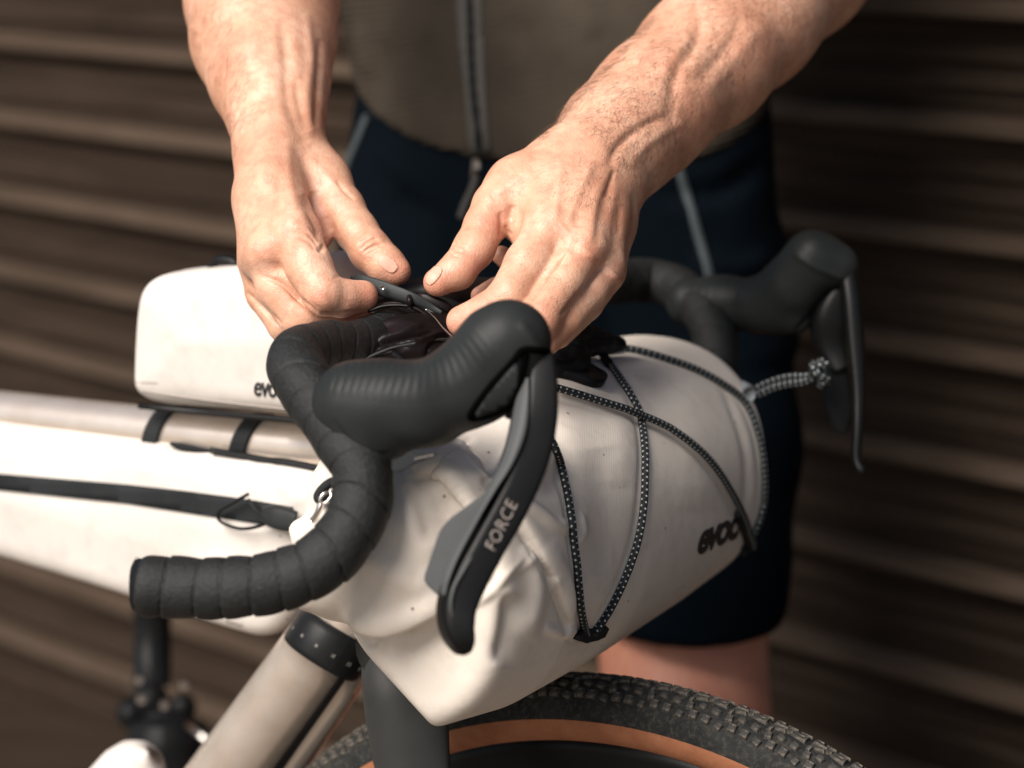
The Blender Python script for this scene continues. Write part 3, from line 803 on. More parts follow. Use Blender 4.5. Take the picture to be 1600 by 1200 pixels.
plug = tube('bar_end_plug', np.array([P(240, 915, 1.422), P(215, 914, 1.424), P(210, 914, 1.424), P(206, 914, 1.424)]), [.0145, .0150, .0140, .011], M['black'], bike, 32)
far_bar = [P(745, 490, 1.67), P(880, 452, 1.77), P(960, 440, 1.83), P(1010, 438, 1.855), P(1050, 446, 1.845), P(1085, 470, 1.82), P(1110, 505, 1.80), P(1118, 560, 1.79), P(1100, 610, 1.79), P(1060, 650, 1.80), P(1000, 665, 1.82), P(930, 662, 1.85)]
tape2 = tube('bar_tape', straight(far_bar, .0012), .0160, M['tape'], bike, 40, tape_relief(.0162, .0011, .0035))
stem_c = P(745, 490, 1.67); hd_top = P(590, 560, 1.74)
tube('handlebar_clamp', np.array([stem_c-LV*.035, stem_c+LV*.035]), .020, M['black'], bike, 24)
tube('stem', np.array([stem_c, hd_top]), .0165, M['black'], bike, 24)

# brake hoods: rubber bodies grown from a distance field, ribs pressed in along the grip
def hood(chains, ribs, zone, extra, name='brake_hood', h=.0009):
    S = SDF(*bounds(chains, .008), h)
    for c in chains: S.chain(c, .012, squash=(FW, .88))
    V, F = S.mesh(); V = relax(V, F, 4)
    x, y, d = proj(V); N = vnormals(V, F); view = (V-CAM)/np.linalg.norm(V-CAM, axis=1)[:, None]
    face = np.clip(-(N*view).sum(1)*2+.4, 0, 1)
    pth = catmull([np.array(p, float) for p in ribs], 6); ds, sdn, t = polydist(x, y, pth)
    tot = sum(math.hypot(*(b-a)) for a, b in zip(pth[:-1], pth[1:]))
    off = ds*sdn
    m = np.clip((zone[1]-off)/14, 0, 1)*np.clip((off-zone[0])/10, 0, 1)*np.clip(t*tot/12, 0, 1)*np.clip((tot-t*tot)/60, 0, 1)
    u = t*tot + off*.22
    dz = .00038*np.abs(np.sin(np.pi*u/12.5))**.6*m
    V = V + N*(dz*face)[:, None]
    V = sculpt(V, F, extra)
    return mesh_obj(name, V, F, M['hood'], bike)
nh = [[(552, 628, 1.425, .0222), (600, 635, 1.42, .0240), (670, 630, 1.408, .0215), (735, 596, 1.395, .0212), (782, 545, 1.388, .0220), (800, 530, 1.386, .0205)],
      [(560, 640, 1.425, .0205), (575, 690, 1.42, .0170)],
      [(735, 600, 1.395, .0190), (800, 592, 1.390, .0150)]]
hood1 = hood(nh, [(505, 575), (560, 580), (640, 588), (700, 572), (745, 530), (770, 490)], (-22, 44), [([(520, 655), (545, 690), (580, 712), (622, 706)], 5, -.0010), ([(812, 500), (835, 535), (850, 560)], 9, .0010)])
hT = bvh(hood1)
decal('hood_panel', [(806, 566), (812, 574), (806, 604), (796, 626), (774, 641), (744, 650), (742, 644), (768, 606)], hT, .0006, M['hood_panel'], hood1, .0012, 8)
gr = drape(hT, [(868, 552), (840, 547), (816, 547), (804, 562), (766, 604), (738, 642), (738, 654), (774, 645), (799, 628), (811, 602), (818, 572), (822, 553)], -.0004, 6)
tube('hood_seam', gr, .0022, M['groove'], hood1, 8)
# lever: pivot body, blade with its highlight put in as paler grey strips, grey shift paddle, lettering
piv = loft('lever_body', [(846, 530, 1.402, 10, .009), (838, 556, 1.398, 24, .013), (832, 590, 1.394, 33, .014), (826, 630, 1.390, 36, .013), (820, 660, 1.388, 30, .010)], M['lever'], bike, 3.0, tilt=.2)
lev = loft('brake_lever', [(838, 552, 1.386, 20, .010), (838, 590, 1.383, 25, .011), (836, 640, 1.379, 28, .0110), (828, 690, 1.376, 29.5, .0105), (812, 740, 1.372, 29.5, .010), (786, 797, 1.367, 29, .0092), (755, 853, 1.362, 28, .009), (729, 903, 1.358, 28, .009), (714, 945, 1.355, 26.5, .0085), (713, 978, 1.353, 24, .0080), (720, 1003, 1.352, 19, .0070), (724, 1019, 1.352, 11, .0045), (725, 1024, 1.352, 3, .001)], M['lever'], bike, 5.5, 40, tilt=.38)
loft('lever_highlight', [(822, 590, 1.374, 2, .003), (816, 630, 1.372, 8, .006), (809, 676, 1.368, 10, .006), (793, 722, 1.364, 7, .005), (768, 765, 1.360, 4, .004), (741, 812, 1.357, 3.5, .004), (713, 864, 1.354, 4, .004), (698, 900, 1.352, 4, .004), (692, 930, 1.352, 2, .003)], M['paddle'], lev, 2.4, 20, tilt=.4)
loft('lever_highlight', [(742, 862, 1.356, 2.5, .002), (728, 885, 1.352, 3.5, .003), (710, 917, 1.349, 4, .003), (705, 945, 1.348, 3, .003), (709, 972, 1.349, 1.5, .002)], M['paddle'], lev, 2.2, 14)
def prism(name, poly, dfun, th, mat_, parent, bev=.0015, normal=None):
    nv = FW if normal is None else normal
    bm = bmesh.new(); a = [bm.verts.new(dfun(*p)) for p in poly]; f = bm.faces.new(a)
    r = bmesh.ops.extrude_face_region(bm, geom=[f]); vs = [e for e in r['geom'] if isinstance(e, bmesh.types.BMVert)]
    for v in vs: v.co += Vector(nv*th)
    bmesh.ops.recalc_face_normals(bm, faces=bm.faces)
    if bev: bmesh.ops.bevel(bm, geom=bm.edges[:], offset=bev, segments=3, affect='EDGES')
    return bm_obj(name, bm, mat_, parent, False)
pd = prism('shift_paddle', [(759, 770), (735, 787), (702, 811), (687, 829), (662, 902), (663, 911), (686, 933), (700, 922), (752, 830)], lambda x, y: P(x, y, 1.366-(x-700)*.00008), .007, M['paddle'], bike, .0012)
lT = bvh(lev)
tb = text_bm('FORCE', (773, 864), (26*.43, -26*.90), (-28*.90, -28*.43), .12, .0, 1.08)
decal('lever_lettering', tb, lT, .0004, M['print_light'], lev, .0002, 6)

# far brake hood and lever
fh = [[(1078, 472, 1.82, .0175), (1130, 476, 1.81, .0185), (1200, 474, 1.79, .0175), (1238, 446, 1.775, .0195), (1272, 406, 1.765, .0180)], [(1200, 482, 1.79, .0165), (1242, 498, 1.78, .0110)], [(1268, 402, 1.765, .0165), (1308, 415, 1.765, .0150)]]
hood2 = hood(fh, [(1065, 455), (1130, 450), (1200, 448)], (-14, 30), [([(1235, 390), (1270, 415), (1330, 440)], 6, .0016), ([(1305, 448), (1270, 490), (1240, 522)], 5, -.0015)], h=.0014)
piv2 = loft('lever_body', [(1322, 425, 1.775, 10, .009), (1312, 460, 1.775, 26, .012), (1300, 500, 1.775, 34, .012), (1300, 540, 1.775, 28, .010), (1315, 580, 1.77, 18, .008)], M['lever'], bike, 2.8)
lev2 = loft('brake_lever', [(1322, 420, 1.765, 16, .009), (1330, 470, 1.76, 16, .009), (1336, 540, 1.755, 15, .008), (1341, 610, 1.75, 12, .007), (1340, 670, 1.745, 9, .006), (1338, 715, 1.742, 8, .005), (1346, 735, 1.74, 8, .005), (1354, 737, 1.74, 4, .003)], M['lever'], bike, 2.8)
pd2 = prism('shift_paddle', [(1290, 565), (1322, 572), (1332, 640), (1322, 682), (1304, 672), (1286, 625)], lambda x, y: P(x, y, 1.765), .006, M['lever'], bike, .0012)

# frame: head tube, top tube, down tube, collar, fork
T0 = P(575, 712, 1.70); T1 = P(-420, 602, 2.0)
tt = tube('top_tube', np.linspace(T0, T1, 12), .0180, M['ti'], bike, 40)
D0, D1 = P(520, 985, 1.69), P(250, 1345, 1.80)
dt = tube('down_tube', np.linspace(D0, D1, 10), .0250, M['ti'], bike, 40)
tube('shaded_underside', np.linspace(P(562, 1035, 1.70), P(360, 1330, 1.80), 8), .0115, M['ti'], bike, 24)  # extra tube added for the shaded lower half of the down tube
tube('brake_hose', np.linspace(P(545, 1040, 1.685), P(335, 1340, 1.79), 8), .0035, M['black'], bike, 10)
ht = tube('head_tube', np.linspace(P(600, 1010, 1.70), P(565, 600, 1.745), 6), .0225, M['ti'], bike, 40)
u = (P(560, 925, 1.69)-P(512, 1003, 1.69)); u /= np.linalg.norm(u); cc = P(516, 1004, 1.685)
pr = np.array([cc-u*.014, cc-u*.013, cc-u*.010, cc+u*.006, cc+u*.012, cc+u*.013])
ring = tube('headset_collar', pr, [.0255, .0275, .0285, .0285, .027, .0245], M['black'], bike, 48)
tube('head_lug', np.array([cc+u*.01, cc+u*.06]), .0235, M['ti'], bike, 40)
e1r = np.cross(u, FW); e1r /= np.linalg.norm(e1r); e2r = np.cross(u, e1r)
for k in range(14):
    a = 2*math.pi*k/14; n_ = e1r*math.cos(a)+e2r*math.sin(a)
    bm = bmesh.new(); box_bm(bm, cc+n_*.0284-u*.003, u, np.cross(n_, u), n_, .0011, .0011, .0004, .0003); bm_obj('collar_mark', bm, M['mark_grey'], ring)
# wheel
A0 = P(890, 1045, 1.62); WCt = A0 + FV*.05; WCt[2] = A0[2]-.36; WR = .3375; WA = np.array([LV[0], LV[1], 0])
def wpt(r, l, a): return WCt + LV*l + FV*(r*math.sin(a)) + ZV*(r*math.cos(a))
def revolve(name, prof, mat_, parent, seg=240):
    V = []; F = []; n = len(prof)
    for i in range(seg):
        a = 2*math.pi*i/seg
        for r, l in prof: V.append(wpt(r, l, a))
    for i in range(seg):
        for k in range(n-1):
            a_ = i*n+k; b_ = ((i+1) % seg)*n+k; F.append((a_, a_+1, b_+1, b_))
    return mesh_obj(name, V, F, mat_, parent)
wheel = bpy.data.objects.new('front_wheel', None); C.objects.link(wheel); wheel.parent = bike
tr = .0215
prof = [(WR+tr*math.cos(q), tr*math.sin(q)) for q in np.linspace(-R(98), R(98), 29)]
revolve('tyre', prof, M['tyre'], wheel)
for s_ in (-1, 1):
    prof = [(WR+tr*math.cos(q)*1.0, s_*tr*math.sin(q)) for q in np.linspace(R(92), R(150), 8)]
    prof = [(r+0.0, l+s_*.0004) for r, l in prof]
    revolve('tan_sidewall', prof, M['tan'], wheel)
rp = [(.3195, -.0105), (.3215, -.0125), (.3205, -.0142), (.314, -.0148), (.295, -.0145), (.276, -.0085), (.272, 0), (.276, .0085), (.295, .0145), (.314, .0148), (.3205, .0142), (.3215, .0125), (.3195, .0105)]
revolve('rim', rp, M['lever'], wheel)
bm = bmesh.new(); box_bm(bm, WCt, LV, FV, ZV, .05, .012, .012, .006); bm_obj('hub', bm, M['black'], wheel, True)
for k in range(24):
    a = 2*math.pi*k/24; s_ = 1 if k % 2 else -1
    tube('spoke', np.array([wpt(.016, s_*.028, a+.9*(1 if k % 4 < 2 else -1)), wpt(.274, 0, a)]), .001, M['silver'], wheel, 6)
# tread: period of .0345 m; each entry (along, across angle deg, half along, half across, height, twist)
NP_ = 84; PER = 2*math.pi*.36/NP_
pat = [(.004, 5, .0062, .0016, .0030, .18), (.004, -5, .0062, .0016, .0030, -.18), (.0085, 0, .0015, .0048, .0028, 0), (.021, 7, .0062, .0016, .0030, -.18), (.021, -7, .0062, .0016, .0030, .18), (.0165, 12, .0016, .0040, .0028, .2), (.0165, -12, .0016, .0040, .0028, -.2),
       (.029, 0, .0022, .0022, .0028, .7), (.006, 27, .0036, .0024, .0028, .3), (.006, -27, .0036, .0024, .0028, -.3), (.018, 31, .0030, .0028, .0030, -.2), (.018, -31, .0030, .0028, .0030, .2), (.028, 24, .0034, .0020, .0028, .4), (.028, -24, .0034, .0020, .0028, -.4),
       (.001, 46, .0036, .0032, .0036, .1), (.001, -46, .0036, .0032, .0036, -.1), (.013, 50, .0028, .0026, .0030, .3), (.013, -50, .0028, .0026, .0030, -.3), (.024, 45, .0036, .0034, .0036, 0), (.024, -45, .0036, .0034, .0036, 0)]
kmesh = {}
def knob_mesh(e):
    key = e[2:5]
    if key not in kmesh:
        bm = bmesh.new(); vs = bmesh.ops.create_cube(bm, size=2)['verts']
        for v in vs:
            tp = .82 if v.co.z > 0 else 1.05
            v.co = Vector((v.co.x*e[2]*tp*.82, v.co.y*e[3]*tp*.86, v.co.z*e[4]*.36))
        me = bpy.data.meshes.new('tread_knob'); bm.to_mesh(me); bm.free(); me.materials.append(M['knob']); kmesh[key] = me
    return kmesh[key]
from mathutils import Matrix
cand = []
for i in range(NP_):
    for e in pat:
        al = (i*PER+e[0]*.785)/.36; q = R(e[1]); nrm = LV*math.sin(q) + (FV*math.sin(al)+ZV*math.cos(al))*math.cos(q)
        ctr = WCt + (FV*math.sin(al)+ZV*math.cos(al))*WR + nrm*(tr+e[4]*.28)
        tan = FV*math.cos(al)-ZV*math.sin(al); ac = np.cross(nrm, tan)
        t2 = tan*math.cos(e[5])+ac*math.sin(e[5]); a2 = np.cross(nrm, t2)
        px, py, d = proj(ctr); cand.append((0 if (0 < px < 1640 and py < 1215 and nrm @ (ctr-CAM) < .35*np.linalg.norm(ctr-CAM)) else 1, d, ctr, t2, a2, nrm, e))
cand.sort(key=lambda c: (c[0], c[1]))
SV = []; SF = []
for k, (vis, d, ctr, t2, a2, nrm, e) in enumerate(cand):
    j = random.uniform(.93, 1.07)
    mt = Matrix(((t2[0]*j, a2[0], nrm[0], ctr[0]), (t2[1]*j, a2[1], nrm[1], ctr[1]), (t2[2]*j, a2[2], nrm[2], ctr[2]), (0, 0, 0, 1)))
    if k < 300:
        o = bpy.data.objects.new('tread_knob', knob_mesh(e)); C.objects.link(o); o.parent = wheel; o.matrix_local = mt
    else:
        me = knob_mesh(e); b0 = len(SV); SV += [mt @ v.co for v in me.vertices]; SF += [tuple(b0+q for q in p.vertices) for p in me.polygons]
o = mesh_obj('tread', SV, SF, M['knob'], wheel, False); o['kind'] = 'stuff'
# fork: near and far leg with the crown
FL_ = loft('fork_leg', [(628, 985, 1.615, 60, .013), (632, 1060, 1.600, 64, .014), (636, 1120, 1.595, 62, .014), (645, 1200, 1.592, 56, .013), (665, 1300, 1.59, 46, .011), (760, 1560, 1.585, 34, .009), (990, 1860, 1.57, 26, .008), (1010, 1900, 1.57, 18, .006)], M['fork'], bike, 2.4, 36, tilt=.5)
a = WCt+LV*.06
tube('fork_leg', catmull([P(670, 1000, 1.73), P(690, 1150, 1.72), P(730, 1350, 1.70), a+ZV*.1-FV*.02, a], 8), np.interp(np.arange(33), [0, 32], [.018, .009]), M['fork'], bike, 20)
tube('fork_crown', catmull([P(615, 1010, 1.60), P(628, 985, 1.66), P(665, 1000, 1.73)], 8), .024, M['fork'], bike, 28)
# the rest of the bicycle, outside the picture to the left
dd_ = (D1-D0)/np.linalg.norm(D1-D0); BB = D1 + dd_*((D1[2]-.27)/-dd_[2]); RA = WCt - FV*1.05
tube('down_tube', np.linspace(D1, BB, 4), .0250, M['ti'], bike, 32)
tube('seat_tube', np.linspace(BB, T1, 4), .0165, M['ti'], bike, 24); sp_ = T1+(T1-BB)/np.linalg.norm(T1-BB)*.22; tube('seat_post', np.linspace(T1, sp_, 3), .0135, M['black'], bike, 24)
loft_pts = [(sp_+FV*.15, .018), (sp_+FV*.05, .026), (sp_-FV*.05, .050), (sp_-FV*.10, .066)]
tube('saddle', np.array([p for p, _ in loft_pts]), [r for _, r in loft_pts], M['black'], bike, 24)
for s_ in (-1, 1):
    tube('chain_stay', np.array([BB+LV*.03*s_, RA+LV*.066*s_]), .009, M['ti'], bike, 16); tube('seat_stay', np.array([T1+LV*.015*s_, RA+LV*.066*s_]), .008, M['ti'], bike, 16)
tube('bottom_bracket', np.array([BB-LV*.045, BB+LV*.045]), .023, M['black'], bike, 24)
rw = bpy.data.objects.new('rear_wheel', None); C.objects.link(rw); rw.parent = bike
keep = WCt; WCt = RA
revolve('tyre', [(WR+tr*math.cos(q), tr*math.sin(q)) for q in np.linspace(-R(98), R(98), 21)], M['tyre'], rw, 120)
for s_ in (-1, 1): revolve('tan_sidewall', [(WR+tr*math.cos(q), s_*tr*math.sin(q)+s_*.0004) for q in np.linspace(R(92), R(150), 8)], M['tan'], rw, 120)
revolve('rim', rp, M['lever'], rw, 120)
tube('hub', np.array([RA-LV*.066, RA+LV*.066]), .014, M['black'], rw, 20)
for k in range(24):
    a_ = 2*math.pi*k/24; tube('spoke', np.array([wpt(.016, .028*(1 if k % 2 else -1), a_+.9*(1 if k % 4 < 2 else -1)), wpt(.274, 0, a_)]), .001, M['silver'], rw, 6)
WCt = keep

# ------------------------------------------------------------------ bags on the frame
NS_ = T0 - LV*.030
def fp(px, py, off=0.0):                       # a pixel point on the plane of the frame bags' near face
    v = P(px, py, 1.0)-CAM; q = NS_ - LV*off; t = ((q-CAM) @ LV)/(v @ LV); return CAM+v*t
def smooth_poly(pts, n=3):
    pts = [np.array(p, float) for p in pts]
    for _ in range(n): pts = [q for i in range(len(pts)) for q in (pts[i]*.75+pts[(i+1) % len(pts)]*.25, pts[i]*.25+pts[(i+1) % len(pts)]*.75)]
    return pts
def softbag(name, poly, th, parent, mat_, bulge, strokes=()):
    """a rounded fabric box: outline on the near plane, thickness across the bike"""
    poly = smooth_poly(poly, 2); pw = [fp(*p) for p in poly]; cx, cz = -FV, ZV
    uv = np.array([[(p-NS_) @ cx, p[2]] for p in pw]); lo2, hi2 = uv.min(0)-.012, uv.max(0)+.012
    # signed distance to the outline on a grid extruded across: build in (u, z, l)
    h = .0032; nu, nz_ = ((hi2-lo2)/h).astype(int)+2; nl = int((th+.03)/h)+2
    gu = lo2[0]+h*np.arange(nu); gz = lo2[1]+h*np.arange(nz_); gl = -.012+h*np.arange(nl)
    U, Z = np.meshgrid(gu, gz, indexing='ij'); D = np.full(U.shape, 1e9); ins = np.zeros(U.shape, bool)
    for a, b2 in zip(uv, np.roll(uv, -1, 0)):
        e = b2-a; t = np.clip(((U-a[0])*e[0]+(Z-a[1])*e[1])/(e @ e+1e-12), 0, 1)
        D = np.minimum(D, np.hypot(U-a[0]-t*e[0], Z-a[1]-t*e[1]))
        c = (a[1] > Z) != (b2[1] > Z); xx = a[0]+(Z-a[1])*e[0]/(e[1] if abs(e[1]) > 1e-9 else 1e-9); ins ^= c & (U < xx)
    D = np.where(ins, -D, D)
    r = .016; lc = th/2
    W = (np.abs(gl-lc)-(lc))[None, None, :]
    q1 = np.maximum(D[:, :, None]+r, 0); q2 = np.maximum(W+r, 0)
    d = np.sqrt(q1**2+q2**2)+np.minimum(np.maximum(D[:, :, None]+r, W+r), 0)-r
    d = d - bulge*np.clip(-D[:, :, None]/.05, 0, 1)
    S = SDF([0, 0, 0], [h*(nu-1), h*(nz_-1), h*(nl-1)], h); S.D = d.astype(np.float32); S.n = np.array(d.shape)
    V, F = S.mesh(); V = relax(V, F, 2)
    w_ = NS_[None, :]*1.0 + np.outer(V[:, 0]+lo2[0], cx) + np.outer(V[:, 2]-.012, LV); w_[:, 2] = V[:, 1]+lo2[1]
    w_ = w_ + 0
    vol = np.einsum('ij,ij->i', w_[F[:, 0]]-w_.mean(0), np.cross(w_[F[:, 1]]-w_[F[:, 0]], w_[F[:, 2]]-w_[F[:, 0]])).sum()
    if vol < 0: F = F[:, ::-1]
    w_ = sculpt(w_, F, strokes)
    return mesh_obj(name, w_, F, mat_, parent)
ub = thing('top_tube_bag', 'white bag lying along the top of the top tube, black lettering near the handlebar', 'frame bag')
us = softbag('shell', [(196, 634), (197, 560), (201, 490), (208, 452), (228, 434), (262, 429), (370, 420), (470, 406), (535, 392), (560, 408), (575, 450), (580, 560), (582, 668), (480, 656), (330, 643)], .055, ub, M['bag2'], .006)
uT = bvh(us)
decal('lettering', text_bm('evoc', (396, 617), (27, 2.6), (0, -44), .12, .018, .92), uT, .0004, M['print'], ub, .0004, 8)
decal('small_lettering', text_bm('- -------', (212, 600), (12, .4), (0, -14), .0, .0, 1.0), uT, .0004, M['print_soft'], ub, .0003, 8)
tube('zip_line', drape(uT, [(206, 608), (300, 622), (400, 634), (480, 642)], .0002, 6), .0007, M['print_soft'], ub, 6)
tube('gap_shade', np.array([fp(218, 634, -.004), fp(330, 645, -.004), fp(480, 658, -.004), fp(575, 668, -.004)]), .0022, M['black'], ub, 8)  # black tube stands in for the shade in the gap under the bag
tube('carry_loop', catmull([fp(330, 420, -.03), fp(338, 408, -.03), fp(350, 405, -.03), fp(366, 409, -.03), fp(372, 420, -.03)], 5), .003, M['black'], ub, 8)
lb = thing('frame_bag', 'white bag filling the frame below the top tube, with a wide black band', 'frame bag')
ls = softbag('shell', [(-220, 640), (0, 668), (200, 692), (300, 706), (400, 718), (525, 738), (520, 800), (498, 870), (460, 948), (432, 990), (404, 1003), (372, 998), (200, 942), (0, 880), (-220, 815)], .055, lb, M['bag2'], .007,
             [([(210, 715), (300, 722), (420, 745)], 14, -.002), ([(250, 700), (262, 712), (275, 702)], 6, .002), ([(380, 720), (400, 734), (430, 728)], 8, .002), ([(440, 740), (455, 770), (470, 790)], 14, .002), ([(300, 880), (380, 900), (440, 880)], 26, .003)])
lT2 = bvh(ls)
decal('zip_flap', [(-160, 728), (0, 740), (200, 757), (290, 767), (380, 779), (458, 792), (458, 823), (410, 818), (330, 806), (200, 786), (0, 765), (-160, 752)], lT2, .0010, M['web'], lb, .0020, 14)
dfp = lambda x, y, o=.014: float(proj(fp(x, y, o))[2])
loft('pull_tab', [(408, 802, dfp(408, 802), 10, .004), (425, 806, dfp(425, 806), 18, .006), (445, 811, dfp(445, 811), 19, .006), (462, 815, dfp(462, 815), 16, .006)], M['hood'], lb, 3)
tube('pull_loop', catmull([fp(388, 772, .014), fp(365, 785, .014), fp(342, 800, .014), fp(345, 815, .014), fp(375, 826, .014), fp(405, 822, .016), fp(418, 812, .018), fp(400, 798, .016), fp(388, 780, .014)], 6), .0012, M['black'], lb, 8)
decal('lettering', text_bm('evoc', (352, 972), (15, 4.5), (-1, -13), .1, .0, 1.0), lT2, .0004, M['print_soft'], lb, .0003, 8)
tube('shadow_line', catmull([fp(330, 704, -.006), (fp(380, 712, -.006)), fp(420, 719, -.006), fp(450, 722, -.006), fp(530, 738, -.006)], 6), .0024, M['black'], lb, 8)  # black tube drawn as the shadow between top tube and bag
tdir = (T1-T0)/np.linalg.norm(T1-T0)
def on_tt(px):
    k = min(range(400), key=lambda i: abs(proj(T0+(T1-T0)*i/399)[0]-px)); return T0+(T1-T0)*k/399
for px in (262, 398):
    c = on_tt(px); e1_ = np.cross(tdir, ZV); e1_ /= np.linalg.norm(e1_); e2_ = np.cross(e1_, tdir)
    V = []; F = []; n = 28
    for k in range(n):
        a = 2*math.pi*k/n; rd = e1_*math.cos(a)+e2_*math.sin(a); tap = 1.0
        lean = -tdir*.006*math.sin(a)
        for (rr, w_) in ((.0184, -.0062), (.0212, -.0062), (.0212, .0062), (.0184, .0062)): V.append(c+rd*rr+tdir*(w_*tap)+lean)
    for k in range(n):
        for j in range(4): F.append((k*4+j, k*4+(j+1) % 4, ((k+1) % n)*4+(j+1) % 4, ((k+1) % n)*4+j))
    sp = mesh_obj('tube_strap', V, F, M['web'], ub, False)
    c2 = P(px+22, 700 + (px-262)*.13, 1.74 - (px-262)*.0004)
    x0 = px; y0 = 690+(px-262)*.13
    loft('strap_tail', [(x0+4, y0+3, 1.752, 3, .002), (x0+22, y0+8, 1.75, 6, .003), (x0+50, y0+13, 1.745, 5, .003), (x0+80, y0+17, 1.74, 2, .002)], M['web'], ub, 3)

# dark upright and pale shape in the lower left corner
st = thing('bicycle_stand', 'dark upright post with silver bolt heads on its clamp, behind the lower frame tube', 'stand')
tube('post', np.array([P(238, 900, 2.32), P(238, 1070, 2.32)]), [.017, .017], M['black'], st, 24)
bm = bmesh.new()
for (x, y, r_) in ((235, 1095, 27), (285, 1105, 20), (205, 1115, 22), (250, 1130, 30)):
    bmesh.ops.create_icosphere(bm, subdivisions=3, radius=r_*2.3/FPX*1.1, matrix=Matrix.Translation(Vector(P(x, y, 2.30))))
bm_obj('clamp', bm, M['black'], st, True)
for (x, y, r_) in ((218, 1062, 8), (288, 1070, 9), (221, 1092, 9), (257, 1101, 9)):
    bm = bmesh.new(); bmesh.ops.create_cone(bm, cap_ends=True, segments=16, radius1=r_*2.2/FPX*.8, radius2=r_*2.0/FPX*.8, depth=.006, matrix=Matrix.Translation(Vector(P(x, y, 2.22))) @ Matrix.Rotation(math.pi/2, 4, 'X'))
    bm_obj('bolt_head', bm, M['silver'], st)
tube('lower_housing', catmull([P(262, 1110, 2.30), P(262, 1135, 2.30), P(262, 1180, 2.30), P(262, 1300, 2.30), P(262, 1700, 2.30)], 6), np.interp(np.arange(25), [0, 5, 10, 24], [.014, .034, .038, .034]), M['black'], st, 32)
tube('trim_ring', np.array([P(292, 1130, 2.25), P(325, 1158, 2.25)]), .0035, M['silver'], st, 12)
wb = thing('water_bottle', 'white bottle with a rounded top at the lower left corner beside the lower frame tube', 'bottle')
b0_, b1_ = P(207, 1210, 1.84), P(207, 1210, 1.84)+dd_*.17
tube('bottle_body', np.array([b0_-dd_*.024, b0_-dd_*.021, b0_-dd_*.013, b0_, b0_+dd_*.02, b0_+dd_*.05, b0_+dd_*.055, b0_+dd_*.06, b1_]), [.001, .014, .021, .0255, .0275, .0275, .0262, .0275, .0275], M['bag2'], wb, 40)
# ------------------------------------------------------------------ the handlebar bag
hb = thing('handlebar_bag', 'cream roll-top handlebar bag laced with black flecked elastic cord, slung under the drop bar', 'handlebar bag')
BF = P(1030, 715, 1.80)
lo_ = P(560, 900, 1.44)-.17; hi_ = P(1110, 640, 1.84)+.12
lo_ = np.minimum(lo_, [BF[0]-.33, BF[1]-.46, BF[2]-.16]); hi_ = np.maximum([BF[0]+.14, BF[1]+.12, BF[2]+.14], BF)
S = SDF(lo_, hi_, .0015)
sl, X, Y, Z = S.block(lo_, hi_)
qx, qy, qz = X-BF[0], Y-BF[1], Z-BF[2]
l = qx*LV[0]+qy*LV[1]; s_ = qx*FV[0]+qy*FV[1]; zz = qz + 0*l
A = np.interp(l, [-.45, -.36, -.30, -.20, -.08, 0], [.080, .090, .095, .094, .089, .083])
B = np.interp(l, [-.45, -.36, -.30, -.20, -.08, 0], [.070, .090, .098, .098, .093, .088])
nn = 2.25
q = (np.abs(s_/A)**nn + np.abs(zz/B)**nn)**(1/nn); d0 = (q-1)*np.minimum(A, B)
def smax(a, b, k):
    h = np.maximum(k-np.abs(a-b), 0)/k; return np.maximum(a, b)+h*h*k*.25
d0 = smax(d0, l-.018, .030)
d0 = smax(d0, -(l+.372), .012)
def side_cut(d0, a, b, k):                      # keep what lies right of the line a -> b as seen, on a plane through it
    pa, pb = P(a[0], a[1], 1.5), P(b[0], b[1], 1.46); n = np.cross(pb-pa, (pa+pb)/2-CAM); n /= np.linalg.norm(n)
    if n @ (P(900, 800, 1.5)-pa) > 0: n = -n
    return smax(d0, (X-pa[0])*n[0]+(Y-pa[1])*n[1]+(Z-pa[2])*n[2], k)
d0 = side_cut(d0, (655, 1112), (535, 980), .004)
d0 = side_cut(d0, (533, 990), (536, 700), .02)
S.D[sl] = d0.astype(np.float32)
rc = [[(655, 790, 1.495, .040), (605, 845, 1.482, .0485), (590, 880, 1.478, .0370)], [(585, 875, 1.478, .036), (525, 912, 1.475, .021), (474, 937, 1.470, .0060)],
      [(600, 800, 1.49, .040), (545, 770, 1.50, .024), (521, 728, 1.51, .008)], [(545, 830, 1.48, .030), (490, 842, 1.48, .0125), (464, 826, 1.48, .004)], [(655, 790, 1.495, .038), (735, 750, 1.495, .032), (790, 720, 1.50, .03)],
      [(600, 905, 1.470, .028), (660, 900, 1.468, .023), (720, 865, 1.478, .02)]]
for c in rc: S.chain(c, .007)
V, F = S.mesh(); V = relax(V, F, 3)
